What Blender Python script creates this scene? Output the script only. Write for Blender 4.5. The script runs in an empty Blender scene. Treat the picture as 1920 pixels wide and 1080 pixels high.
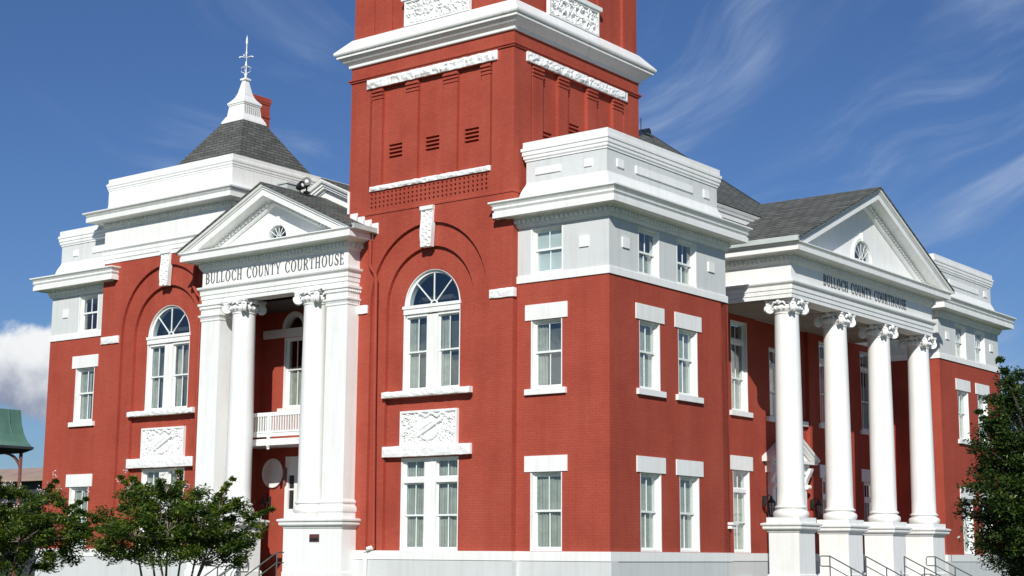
import bpy, bmesh, math, random
from mathutils import Vector, Matrix, noise
random.seed(7)
PI = math.pi
S = bpy.context.scene
COL = S.collection

# ------------------------------------------------------------------ materials
def new_mat(name):
    m = bpy.data.materials.new(name); m.use_nodes = True
    nt = m.node_tree; b = nt.nodes['Principled BSDF']
    return m, nt, b
def N(nt, t, **kw):
    n = nt.nodes.new(t)
    for k, v in kw.items(): setattr(n, k, v)
    return n
def L(nt, a, b): nt.links.new(a, b)
def geo_pos(nt):
    return N(nt, 'ShaderNodeNewGeometry').outputs['Position']
def noise_tex(nt, vec, scale, detail=4, rough=.55):
    n = N(nt, 'ShaderNodeTexNoise'); n.inputs['Scale'].default_value = scale
    n.inputs['Detail'].default_value = detail; n.inputs['Roughness'].default_value = rough
    L(nt, vec, n.inputs['Vector']); return n
def ramp(nt, fac, stops):
    r = N(nt, 'ShaderNodeValToRGB'); e = r.color_ramp.elements
    e[0].position, e[0].color = stops[0][0], (*stops[0][1], 1)
    e[1].position, e[1].color = stops[-1][0], (*stops[-1][1], 1)
    for p, c in stops[1:-1]:
        x = e.new(p); x.color = (*c, 1)
    L(nt, fac, r.inputs['Fac']); return r
def bump(nt, b, h, strength, dist):
    n = N(nt, 'ShaderNodeBump'); n.inputs['Strength'].default_value = strength
    n.inputs['Distance'].default_value = dist
    L(nt, h, n.inputs['Height']); L(nt, n.outputs['Normal'], b.inputs['Normal'])
def wall_uv(nt):
    """(x+y, z) of the world position: runs along any axis-aligned wall"""
    sp = N(nt, 'ShaderNodeSeparateXYZ'); L(nt, geo_pos(nt), sp.inputs[0])
    ad = N(nt, 'ShaderNodeMath', operation='ADD'); L(nt, sp.outputs[0], ad.inputs[0]); L(nt, sp.outputs[1], ad.inputs[1])
    cb = N(nt, 'ShaderNodeCombineXYZ'); L(nt, ad.outputs[0], cb.inputs[0]); L(nt, sp.outputs[2], cb.inputs[1])
    return cb.outputs[0]

def mat_noise(name, c1, c2, scale, rough, bstr=0, bscale=None, bdist=.01, spec=.3):
    m, nt, b = new_mat(name)
    p = geo_pos(nt); n = noise_tex(nt, p, scale, 5)
    r = ramp(nt, n.outputs['Fac'], [(.3, c1), (.7, c2)])
    L(nt, r.outputs[0], b.inputs['Base Color'])
    b.inputs['Roughness'].default_value = rough
    b.inputs['Specular IOR Level'].default_value = spec
    if bstr:
        n2 = noise_tex(nt, p, bscale or scale * 4, 6); bump(nt, b, n2.outputs['Fac'], bstr, bdist)
    return m

def mat_brick():
    m, nt, b = new_mat('painted_brick')
    uv = wall_uv(nt)
    br = N(nt, 'ShaderNodeTexBrick'); L(nt, uv, br.inputs['Vector'])
    br.inputs['Scale'].default_value = 1; br.inputs['Brick Width'].default_value = .24
    br.inputs['Row Height'].default_value = .08; br.inputs['Mortar Size'].default_value = .009
    br.inputs['Mortar Smooth'].default_value = .5
    br.inputs['Color1'].default_value = (.395, .082, .053, 1)
    br.inputs['Color2'].default_value = (.375, .075, .049, 1)
    br.inputs['Mortar'].default_value = (.36, .066, .044, 1)
    p = geo_pos(nt)
    n = noise_tex(nt, p, .55, 6, .6)
    r = ramp(nt, n.outputs['Fac'], [(.28, (.85, .82, .82)), (.5, (1, 1, 1)), (.72, (1.06, 1.16, 1.18))])
    mx = N(nt, 'ShaderNodeMix', data_type='RGBA', blend_type='MULTIPLY'); mx.inputs[0].default_value = 1
    L(nt, br.outputs['Color'], mx.inputs[6]); L(nt, r.outputs[0], mx.inputs[7])
    n3 = noise_tex(nt, p, 14, 3, .6)
    r3 = ramp(nt, n3.outputs['Fac'], [(.3, (.93, .92, .92)), (.7, (1.05, 1.06, 1.06))])
    mx2 = N(nt, 'ShaderNodeMix', data_type='RGBA', blend_type='MULTIPLY'); mx2.inputs[0].default_value = 1
    L(nt, mx.outputs[2], mx2.inputs[6]); L(nt, r3.outputs[0], mx2.inputs[7])
    # faint vertical weather streaks
    mp = N(nt, 'ShaderNodeMapping'); mp.inputs['Scale'].default_value = (2.2, .12, 1)
    L(nt, uv, mp.inputs['Vector']); n4 = noise_tex(nt, mp.outputs[0], 1.3, 4, .6)
    r4 = ramp(nt, n4.outputs['Fac'], [(.36, (.93, .91, .91)), (.55, (1, 1, 1))])
    mx3 = N(nt, 'ShaderNodeMix', data_type='RGBA', blend_type='MULTIPLY'); mx3.inputs[0].default_value = 1
    L(nt, mx2.outputs[2], mx3.inputs[6]); L(nt, r4.outputs[0], mx3.inputs[7])
    L(nt, mx3.outputs[2], b.inputs['Base Color'])
    b.inputs['Roughness'].default_value = .8; b.inputs['Specular IOR Level'].default_value = .08
    iv = N(nt, 'ShaderNodeMath', operation='MULTIPLY_ADD'); iv.inputs[1].default_value = -1; iv.inputs[2].default_value = 1
    L(nt, br.outputs['Fac'], iv.inputs[0])
    ad = N(nt, 'ShaderNodeMath', operation='MULTIPLY_ADD'); ad.inputs[1].default_value = .5
    L(nt, n3.outputs['Fac'], ad.inputs[0]); L(nt, iv.outputs[0], ad.inputs[2])
    bump(nt, b, ad.outputs[0], .35, .01)
    return m

def mat_white(name, base, rough, bscale, bstr, dirt=.06, warm=0):
    m, nt, b = new_mat(name)
    p = geo_pos(nt); n = noise_tex(nt, p, 1.1, 7, .65)
    lo = tuple(c * (1 - dirt) for c in (base[0], base[1], base[2] * (1 - warm)))
    r = ramp(nt, n.outputs['Fac'], [(.32, lo), (.62, base)])
    mp = N(nt, 'ShaderNodeMapping'); mp.inputs['Scale'].default_value = (3.0, .25, 1)
    L(nt, wall_uv(nt), mp.inputs['Vector']); n4 = noise_tex(nt, mp.outputs[0], 1.5, 4, .6)
    r4 = ramp(nt, n4.outputs['Fac'], [(.33, (.93, .925, .9)), (.52, (1, 1, 1))])
    mx = N(nt, 'ShaderNodeMix', data_type='RGBA', blend_type='MULTIPLY'); mx.inputs[0].default_value = 1
    L(nt, r.outputs[0], mx.inputs[6]); L(nt, r4.outputs[0], mx.inputs[7])
    L(nt, mx.outputs[2], b.inputs['Base Color'])
    b.inputs['Roughness'].default_value = rough; b.inputs['Specular IOR Level'].default_value = .3
    n2 = noise_tex(nt, p, bscale, 5); bump(nt, b, n2.outputs['Fac'], bstr, .006)
    return m

def mat_shingle():
    m, nt, b = new_mat('roof_shingle')
    sp = N(nt, 'ShaderNodeSeparateXYZ'); L(nt, geo_pos(nt), sp.inputs[0])
    ad = N(nt, 'ShaderNodeMath', operation='ADD'); L(nt, sp.outputs[0], ad.inputs[0]); L(nt, sp.outputs[1], ad.inputs[1])
    cb = N(nt, 'ShaderNodeCombineXYZ'); L(nt, ad.outputs[0], cb.inputs[0]); L(nt, sp.outputs[2], cb.inputs[1])
    br = N(nt, 'ShaderNodeTexBrick'); L(nt, cb.outputs[0], br.inputs['Vector'])
    br.inputs['Scale'].default_value = 1; br.inputs['Brick Width'].default_value = .42
    br.inputs['Row Height'].default_value = .135; br.inputs['Mortar Size'].default_value = .014
    br.inputs['Color1'].default_value = (.125, .13, .12, 1); br.inputs['Color2'].default_value = (.072, .078, .072, 1)
    br.inputs['Mortar'].default_value = (.03, .03, .028, 1); br.inputs['Bias'].default_value = -.1
    n = noise_tex(nt, geo_pos(nt), 2.2, 5)
    r = ramp(nt, n.outputs['Fac'], [(.3, (.82, .82, .82)), (.7, (1.14, 1.13, 1.1))])
    mx = N(nt, 'ShaderNodeMix', data_type='RGBA', blend_type='MULTIPLY'); mx.inputs[0].default_value = 1
    L(nt, br.outputs['Color'], mx.inputs[6]); L(nt, r.outputs[0], mx.inputs[7])
    L(nt, mx.outputs[2], b.inputs['Base Color']); b.inputs['Roughness'].default_value = .9
    iv = N(nt, 'ShaderNodeMath', operation='MULTIPLY_ADD'); iv.inputs[1].default_value = -1; iv.inputs[2].default_value = 1
    L(nt, br.outputs['Fac'], iv.inputs[0]); bump(nt, b, iv.outputs[0], .8, .02)
    return m

def mat_glass():
    m, nt, b = new_mat('window_glass')
    out = nt.nodes['Material Output']; nt.nodes.remove(b)
    tr = N(nt, 'ShaderNodeBsdfTransparent'); tr.inputs[0].default_value = (.90, .94, .93, 1)
    gl = N(nt, 'ShaderNodeBsdfGlossy'); gl.inputs['Roughness'].default_value = .02
    gl.inputs['Color'].default_value = (.95, .97, 1, 1)
    n = noise_tex(nt, geo_pos(nt), 1.6, 2)
    bp = N(nt, 'ShaderNodeBump'); bp.inputs['Strength'].default_value = .03; bp.inputs['Distance'].default_value = .05
    L(nt, n.outputs['Fac'], bp.inputs['Height']); L(nt, bp.outputs[0], gl.inputs['Normal'])
    fr = N(nt, 'ShaderNodeFresnel'); fr.inputs['IOR'].default_value = 1.55
    ma = N(nt, 'ShaderNodeMath', operation='MULTIPLY_ADD'); ma.inputs[1].default_value = 1.3; ma.inputs[2].default_value = .09
    L(nt, fr.outputs[0], ma.inputs[0])
    bk = N(nt, 'ShaderNodeNewGeometry'); om = N(nt, 'ShaderNodeMath', operation='SUBTRACT'); om.inputs[0].default_value = 1; L(nt, bk.outputs['Backfacing'], om.inputs[1])
    mf = N(nt, 'ShaderNodeMath', operation='MULTIPLY'); L(nt, ma.outputs[0], mf.inputs[0]); L(nt, om.outputs[0], mf.inputs[1])
    mx = N(nt, 'ShaderNodeMixShader'); L(nt, mf.outputs[0], mx.inputs[0]); L(nt, tr.outputs[0], mx.inputs[1]); L(nt, gl.outputs[0], mx.inputs[2])
    L(nt, mx.outputs[0], out.inputs['Surface'])
    return m

def mat_leaf(name, stops, scale, rough=.5, trans=.25):
    m, nt, b = new_mat(name)
    n = noise_tex(nt, geo_pos(nt), scale, 3, .7)
    r = ramp(nt, n.outputs['Fac'], stops)
    L(nt, r.outputs[0], b.inputs['Base Color']); b.inputs['Roughness'].default_value = rough
    out = nt.nodes['Material Output']
    t = N(nt, 'ShaderNodeBsdfTranslucent')
    hs = N(nt, 'ShaderNodeHueSaturation'); hs.inputs['Value'].default_value = 1.6; L(nt, r.outputs[0], hs.inputs['Color'])
    L(nt, hs.outputs[0], t.inputs[0])
    mx = N(nt, 'ShaderNodeMixShader'); mx.inputs[0].default_value = trans
    L(nt, b.outputs[0], mx.inputs[1]); L(nt, t.outputs[0], mx.inputs[2]); L(nt, mx.outputs[0], out.inputs['Surface'])
    return m

M = {}
M['brick'] = mat_brick()
M['white'] = mat_white('white_paint', (.86, .87, .86), .45, 18, .12, .05, .03)
M['stucco'] = mat_white('grey_white_stucco', (.64, .665, .66), .8, 40, .5, .05)
M['sash'] = mat_white('sash_paint', (.82, .86, .84), .4, 30, .05, .04)
M['carve'] = mat_white('carved_stone_paint', (.85, .86, .85), .6, 25, .4, .05)
M['shingle'] = mat_shingle()
M['glass'] = mat_glass()
M['curtain'] = mat_noise('curtain_cloth', (.33, .33, .30), (.46, .46, .42), 3, .9)
M['blind'] = mat_noise('window_blind', (.62, .64, .64), (.72, .74, .74), 2, .8)
M['shade'] = mat_noise('dim_room_tone', (.09, .10, .10), (.125, .135, .135), 2, .9)  # dark tone standing in for the dim room behind the glass
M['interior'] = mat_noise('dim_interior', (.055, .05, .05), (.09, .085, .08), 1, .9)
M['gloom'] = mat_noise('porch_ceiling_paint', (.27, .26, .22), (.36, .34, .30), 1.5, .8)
M['dark'] = mat_noise('black_iron', (.015, .015, .017), (.03, .03, .033), 5, .45, spec=.5)
M['rail'] = mat_noise('grey_green_railing', (.055, .07, .063), (.08, .095, .088), 6, .4, spec=.5)
M['letter'] = mat_noise('lettering_paint', (.07, .075, .08), (.12, .12, .125), 8, .6)
M['gutter'] = mat_noise('gutter_metal', (.42, .47, .45), (.55, .60, .58), 2, .5)
M['copper'] = mat_noise('green_copper', (.075, .17, .135), (.13, .25, .20), 1.2, .6, .2, 6)
M['far_wall'] = mat_noise('shaded_far_wall', (.035, .04, .05), (.06, .065, .075), 1, .8)  # dark base colour carries the shade under porch and eaves
M['post'] = mat_noise('rusty_post', (.22, .09, .08), (.30, .13, .11), 3, .7)
M['tan'] = mat_noise('tan_roof', (.33, .24, .19), (.42, .31, .25), .8, .9)
M['concrete'] = mat_noise('concrete', (.22, .21, .195), (.31, .30, .28), 2, .9, .2, 20)
M['grass'] = mat_noise('grass_lawn', (.03, .06, .018), (.075, .12, .035), 1.5, .95, .5, 30, .05)
M['asphalt'] = mat_noise('asphalt', (.04, .04, .042), (.06, .06, .06), 3, .9, .2, 40)
M['bark'] = mat_noise('smooth_bark', (.13, .10, .08), (.28, .23, .19), 6, .8, .3, 20)
M['bark_dark'] = mat_noise('dark_bark', (.05, .04, .03), (.09, .075, .06), 6, .9, .4, 20)
M['leaf'] = mat_leaf('crape_myrtle_leaf', [(.3, (.020, .045, .007)), (.5, (.058, .105, .010)), (.69, (.20, .25, .024))], 5.0)
M['leaf_dark'] = mat_leaf('evergreen_leaf', [(.3, (.010, .026, .006)), (.5, (.03, .062, .010)), (.72, (.12, .17, .025))], 5.0, .4, .12)
M['hedge'] = mat_leaf('hedge_leaf', [(.3, (.012, .03, .008)), (.7, (.03, .07, .015))], 3.0, .6, .1)
M['flower'] = mat_noise('pale_flower', (.75, .55, .55), (.85, .78, .76), 9, .7)
M['lamp'] = mat_noise('lamp_lens', (.8, .8, .82), (.9, .9, .9), 3, .15, spec=.8)
M['brown'] = mat_noise('bronze_plaque', (.10, .035, .035), (.14, .05, .045), 4, .4, spec=.5)

# ------------------------------------------------------------------ frames (u along wall, v up, d out of the wall)
def FR(y): return lambda u, v, d: Vector((u, y - d, v))       # wall facing -Y (front)
def RT(x): return lambda u, v, d: Vector((x + d, u, v))       # wall facing +X (side)
WD = lambda u, v, d: Vector((u, v, d))                         # plain x, y, z

class MB:
    def __init__(s): s.v = []; s.f = []; s.smooth = set()
    def add(s, verts, faces, smooth=False):
        n = len(s.v); s.v += [tuple(p) for p in verts]
        for f in faces:
            if smooth: s.smooth.add(len(s.f))
            s.f.append(tuple(i + n for i in f))
    def box(s, F, u0, u1, v0, v1, d0, d1):
        P = [F(u, v, d) for d in (d0, d1) for v in (v0, v1) for u in (u0, u1)]
        s.add(P, [(0, 1, 3, 2), (4, 6, 7, 5), (0, 4, 5, 1), (2, 3, 7, 6), (0, 2, 6, 4), (1, 5, 7, 3)])
    def prism(s, F, poly, d0, d1):
        n = len(poly); P = [F(u, v, d0) for u, v in poly] + [F(u, v, d1) for u, v in poly]
        s.add(P, [tuple(range(n)), tuple(range(n, 2 * n))] + [(i, (i + 1) % n, n + (i + 1) % n, n + i) for i in range(n)])
    def quadstrip(s, F, A, B, d0, d1):
        """solid band between two equal-length polylines A and B"""
        for i in range(len(A) - 1):
            s.prism(F, [A[i], A[i + 1], B[i + 1], B[i]], d0, d1)
    def arcband(s, F, cu, cv, r0, r1, a0, a1, d0, d1, n=24):
        A = [(cu + r0 * math.cos(a0 + (a1 - a0) * i / n), cv + r0 * math.sin(a0 + (a1 - a0) * i / n)) for i in range(n + 1)]
        B = [(cu + r1 * math.cos(a0 + (a1 - a0) * i / n), cv + r1 * math.sin(a0 + (a1 - a0) * i / n)) for i in range(n + 1)]
        poly = A + B[::-1]; m = len(A)
        P = [F(u, v, d0) for u, v in poly] + [F(u, v, d1) for u, v in poly]; k = len(poly)
        fs = []
        for i in range(m - 1):
            j, jj = k - 1 - i, k - 2 - i
            fs.append((i, i + 1, jj, j)); fs.append((k + i, k + i + 1, k + jj, k + j))
        fs += [(i, (i + 1) % k, k + (i + 1) % k, k + i) for i in range(k)]
        s.add(P, fs)
    def lathe(s, c, prof, n=32, axis=None, smooth=True):
        ax = Vector(axis or (0, 0, 1)).normalized()
        t = Vector((1, 0, 0)) if abs(ax.x) < .9 else Vector((0, 1, 0))
        a = (t - ax * t.dot(ax)).normalized(); b = ax.cross(a); c = Vector(c)
        P = []; fs = []
        for r, z in prof:
            for i in range(n):
                q = 2 * PI * i / n
                P.append(c + ax * z + (a * math.cos(q) + b * math.sin(q)) * r)
        for k in range(len(prof) - 1):
            for i in range(n):
                fs.append((k * n + i, k * n + (i + 1) % n, (k + 1) * n + (i + 1) % n, (k + 1) * n + i))
        s.add(P, fs, smooth)
        m = (len(prof) - 1) * n
        s.add(P[:n], [tuple(range(n))]); s.add(P[m:], [tuple(range(n))])
    def tube(s, pts, r, n=8):
        pts = [Vector(p) for p in pts]; rs = r if isinstance(r, (list, tuple)) else [r] * len(pts)
        P = []; fs = []
        ref = Vector((0, 0, 1))
        for i, p in enumerate(pts):
            d = (pts[min(i + 1, len(pts) - 1)] - pts[max(i - 1, 0)]).normalized()
            t = ref if abs(d.dot(ref)) < .95 else Vector((1, .2, 0))
            a = (t - d * t.dot(d)).normalized(); b = d.cross(a)
            for k in range(n):
                q = 2 * PI * k / n; P.append(p + (a * math.cos(q) + b * math.sin(q)) * rs[i])
        for i in range(len(pts) - 1):
            for k in range(n):
                fs.append((i * n + k, i * n + (k + 1) % n, (i + 1) * n + (k + 1) % n, (i + 1) * n + k))
        fs.append(tuple(range(n))); fs.append(tuple(range((len(pts) - 1) * n, len(pts) * n)))
        s.add(P, fs, True)
    def ring(s, x0, x1, y0, y1, prof):
        """moulding (e outward, z) carried round a rectangle with mitred corners, closed inside"""
        P = []; n = len(prof)
        for e, z in prof:
            P += [(x0 - e, y0 - e, z), (x1 + e, y0 - e, z), (x1 + e, y1 + e, z), (x0 - e, y1 + e, z)]
        fs = []
        for k in range(n - 1):
            for i in range(4):
                fs.append((k * 4 + i, k * 4 + (i + 1) % 4, (k + 1) * 4 + (i + 1) % 4, (k + 1) * 4 + i))
        fs.append((0, 1, 2, 3)); m = (n - 1) * 4; fs.append((m, m + 1, m + 2, m + 3))
        s.add(P, fs)
    def rake(s, F, uL, uR, top, slope, prof):
        """closed profile (d, dz) sheared along both slopes of a gable, mitred at the apex"""
        uc = (uL + uR) / 2; h = slope * (uR - uL) / 2; P = []; n = len(prof)
        for u, v in ((uL, top - h), (uc, top), (uR, top - h)):
            P += [F(u, v + dz, d) for d, dz in prof]
        fs = [tuple(range(n)), tuple(range(2 * n, 3 * n))]
        for k in range(2):
            for i in range(n):
                fs.append((k * n + i, k * n + (i + 1) % n, (k + 1) * n + (i + 1) % n, (k + 1) * n + i))
        s.add(P, fs)
    def build(s, name, mat, parent=None, sharp=35, recalc=True):
        me = bpy.data.meshes.new(name); me.from_pydata(s.v, [], s.f)
        if s.smooth:
            for i in s.smooth: me.polygons[i].use_smooth = True
        if recalc:
            bm = bmesh.new(); bm.from_mesh(me)
            if len(s.v) < 60000 and s.smooth: bmesh.ops.remove_doubles(bm, verts=bm.verts, dist=1e-5)
            bmesh.ops.recalc_face_normals(bm, faces=bm.faces); bm.to_mesh(me); bm.free()
        if s.smooth: me.set_sharp_from_angle(angle=math.radians(sharp))
        if isinstance(mat, (list, tuple)):
            for q in mat: me.materials.append(q)
        else: me.materials.append(mat)
        o = bpy.data.objects.new(name, me); COL.objects.link(o)
        if parent: adopt(o, parent)
        return o
def adopt(o, parent):
    o.parent = parent
    o.matrix_parent_inverse = Matrix.Translation(parent['_loc']).inverted() if '_loc' in parent else Matrix.Identity(4)

def tag(o, label, cat=None, group=None, kind=None):
    if label: o['label'] = label
    if cat: o['category'] = cat
    if group: o['group'] = group
    if kind: o['kind'] = kind
    return o
def thing(name, loc, label, cat, group=None):
    o = bpy.data.objects.new(name, None); o.location = loc; COL.objects.link(o)
    o['_loc'] = loc; o.empty_display_size = .3
    return tag(o, label, cat, group)

def clip_below(o, z):
    bm = bmesh.new(); bm.from_mesh(o.data)
    g = bm.verts[:] + bm.edges[:] + bm.faces[:]
    bmesh.ops.bisect_plane(bm, geom=g, plane_co=(0, 0, z), plane_no=(0, 0, 1), clear_inner=True)
    bmesh.ops.holes_fill(bm, edges=[e for e in bm.edges if e.is_boundary], sides=0)
    bmesh.ops.recalc_face_normals(bm, faces=bm.faces); bm.to_mesh(o.data); bm.free()
def arch_pts(cu, cv, r, n=28):
    return [(cu + r * math.cos(PI * i / n), cv + r * math.sin(PI * i / n)) for i in range(n + 1)]  # right to left
def rect(u0, u1, v0, v1): return [(u0, v0), (u1, v0), (u1, v1), (u0, v1)]

def panel(name, F, outline, holes, d0, d1, mat, parent):
    """flat wall with openings, thickness d0..d1"""
    cu = bpy.data.curves.new(name, 'CURVE'); cu.dimensions = '2D'; cu.fill_mode = 'BOTH'
    t = abs(d1 - d0) / 2; cu.extrude = t
    for poly in [outline] + holes:
        sp = cu.splines.new('POLY'); sp.points.add(len(poly) - 1); sp.use_cyclic_u = True
        for i, (u, v) in enumerate(poly): sp.points[i].co = (u, v, 0, 1)
    o = bpy.data.objects.new(name, cu); COL.objects.link(o)
    dg = bpy.context.evaluated_depsgraph_get(); dg.update()
    me0 = bpy.data.meshes.new_from_object(o.evaluated_get(dg)); bpy.data.objects.remove(o)
    b = MB(); mid = (d0 + d1) / 2
    b.add([F(v.co.x, v.co.y, mid + v.co.z) for v in me0.vertices], [tuple(p.vertices) for p in me0.polygons])
    bpy.data.meshes.remove(me0)
    bm = None
    ob = b.build(name, mat, parent, recalc=False)
    bm = bmesh.new(); bm.from_mesh(ob.data); bmesh.ops.remove_doubles(bm, verts=bm.verts, dist=1e-4)
    bmesh.ops.recalc_face_normals(bm, faces=bm.faces); bm.to_mesh(ob.data); bm.free()
    return ob

# ------------------------------------------------------------------ the courthouse
CX = -13.17
CH = thing('courthouse', (CX, 15.0, -1.65),
           'red painted brick courthouse with white trim, columned porticos and square tower', 'courthouse')

def curtain(F, u0, u1, v0, v1, d, parent, mat='curtain', wave=.02, step=.11):
    b = MB(); n = max(6, int((u1 - u0) / .03)); P = []
    ph = random.random() * 6
    for i in range(n + 1):
        u = u0 + (u1 - u0) * i / n
        dd = d + wave * math.sin(2 * PI * (u - u0) / step + ph) + wave * .5 * math.sin(5.3 * u + ph)
        P += [F(u, v0, dd), F(u, v1, dd)]
    b.add(P, [(2 * i, 2 * i + 2, 2 * i + 3, 2 * i + 1) for i in range(n)], True)
    o = b.build('curtain' if mat == 'curtain' else 'blind', M[mat], parent, recalc=False)
    return o

def flat_backing(F, u0, u1, v0, v1, d, parent):  # dark sheet added behind the panes to set the tone of the gaps
    b = MB(); b.box(F, u0, u1, v0, v1, d - .004, d); return b.build('dim_room_backing', M['shade'], parent)

def sash_window(F, u0, u1, v0, v1, parent, sill=True, lintel=True, split=None, transom=None, cover='curtain',
                cover_to=1.0, casing=.04, muntin=1, lintel_h=.47, deep=.33):
    """double-hung window set deep in the opening u0..u1, v0..v1; returns the frame part"""
    b = MB(); c = casing; S0 = -.15
    b.box(F, u0, u0 + c, v0, v1, -deep, -.005); b.box(F, u1 - c, u1, v0, v1, -deep, -.005)
    b.box(F, u0 + c, u1 - c, v1 - c, v1, -deep, -.03)
    b.box(F, u0 + c, u1 - c, v0, v0 + .06, -deep, -.02)
    b.box(F, u0 + c, u0 + c + .035, v0 + .06, v1 - c, -deep, S0 + .03); b.box(F, u1 - c - .035, u1 - c, v0 + .06, v1 - c, -deep, S0 + .03)
    b.box(F, u0 + c + .035, u1 - c - .035, v1 - c - .04, v1 - c, -deep, S0 + .03)
    if transom: b.box(F, u0 + c + .035, u1 - c - .035, transom - .06, transom + .06, -deep, S0 + .05)
    fr = b.build('window_frame', M['white'], parent)
    a0, a1, top = u0 + c + .035, u1 - c - .035, (transom - .06 if transom else v1 - c - .04)
    bot = v0 + .06; mid = split if split else (bot + top) / 2
    def leaf(q0, q1, dd, nm):
        s = MB(); w = .048
        s.box(F, a0, a0 + w, q0, q1, dd - .04, dd); s.box(F, a1 - w, a1, q0, q1, dd - .04, dd)
        s.box(F, a0 + w, a1 - w, q0, q0 + w * 1.3, dd - .04, dd); s.box(F, a0 + w, a1 - w, q1 - w, q1, dd - .04, dd)
        for k in range(muntin):
            m = a0 + (a1 - a0) * (k + 1) / (muntin + 1)
            s.box(F, m - .013, m + .013, q0 + w, q1 - w, dd - .032, dd - .006)
        s.build(nm, M['sash'], fr)
        g = MB(); g.box(F, a0 + w, a1 - w, q0 + w, q1 - w, dd - .024, dd - .018); g.build('pane', M['glass'], fr)
    leaf(mid - .03, top, S0, 'upper_sash'); leaf(bot, mid + .03, S0 - .045, 'lower_sash')
    if transom: leaf(transom + .06, v1 - c - .04, S0, 'transom_light')
    if cover:
        ct = bot + (top - bot) * cover_to
        if cover == 'strip': curtain(F, a0, a0 + (a1 - a0) * .36, bot, ct, -.27, fr, 'curtain'); curtain(F, a1 - (a1 - a0) * .12, a1, bot, ct, -.27, fr, 'curtain'); flat_backing(F, a0, a1, bot, ct, -.34, fr)
        elif cover == 'blind': curtain(F, a0, a1, bot, ct, -.26, fr, cover, .0)
        else:
            curtain(F, a0, a0 + (a1 - a0) * .62, bot, ct, -.27, fr, cover); curtain(F, a0 + (a1 - a0) * .6, a1, bot, ct, -.30, fr, cover)
    if sill:
        s = MB(); s.box(F, u0 - .17, u1 + .17, v0 - .17, v0 + .003, -.12, .10); s.build('sill', M['white'], fr)
    if lintel:
        s = MB(); s.box(F, u0 - .2, u1 + .2, v1 + .002, v1 + lintel_h, -.1, .035); s.build('lintel', M['white'], fr)
    return fr

def rough_block(F, u0, u1, v0, v1, d0, d1, seed=0, amp=.05, nm='rough_stone', parent=None, joints=0):
    """quarry-faced stone: gridded front pushed in and out"""
    b = MB(); nu = max(8, int((u1 - u0) / .05)); nv = 7; P = []
    for j in range(nv + 1):
        for i in range(nu + 1):
            u = u0 + (u1 - u0) * i / nu; v = v0 + (v1 - v0) * j / nv
            e = min(j, nv - j, 2) / 2 * min(1, min(i, nu - i) / 2)
            h = noise.noise(Vector((u * 4.5 + seed, v * 6, seed * 1.7))) + .6 * noise.noise(Vector((u * 12, v * 12, seed)))
            if joints and 0 < i < nu and (i % max(1, nu // joints)) == 0: e *= .1
            vv = v + (.018 * noise.noise(Vector((u * 5, seed, j))) if j in (0, nv) else 0)
            P.append(F(u, vv, d1 + e * amp * (.5 + h)))
    W = nu + 1
    fs = [(j * W + i, j * W + i + 1, (j + 1) * W + i + 1, (j + 1) * W + i) for j in range(nv) for i in range(nu)]
    k = len(P)
    border = [i for i in range(W)] + [j * W + nu for j in range(1, nv + 1)] + [nv * W + i for i in range(nu - 1, -1, -1)] + [j * W for j in range(nv - 1, 0, -1)]
    for q in border:
        j, i = divmod(q, W); P.append(F(u0 + (u1 - u0) * i / nu, v0 + (v1 - v0) * j / nv, d0))
    m = len(border)
    fs += [(border[i], border[(i + 1) % m], k + (i + 1) % m, k + i) for i in range(m)]
    fs.append(tuple(range(k, k + m)))
    b.add(P, fs)
    return b.build(nm, M['carve'], parent)

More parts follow.
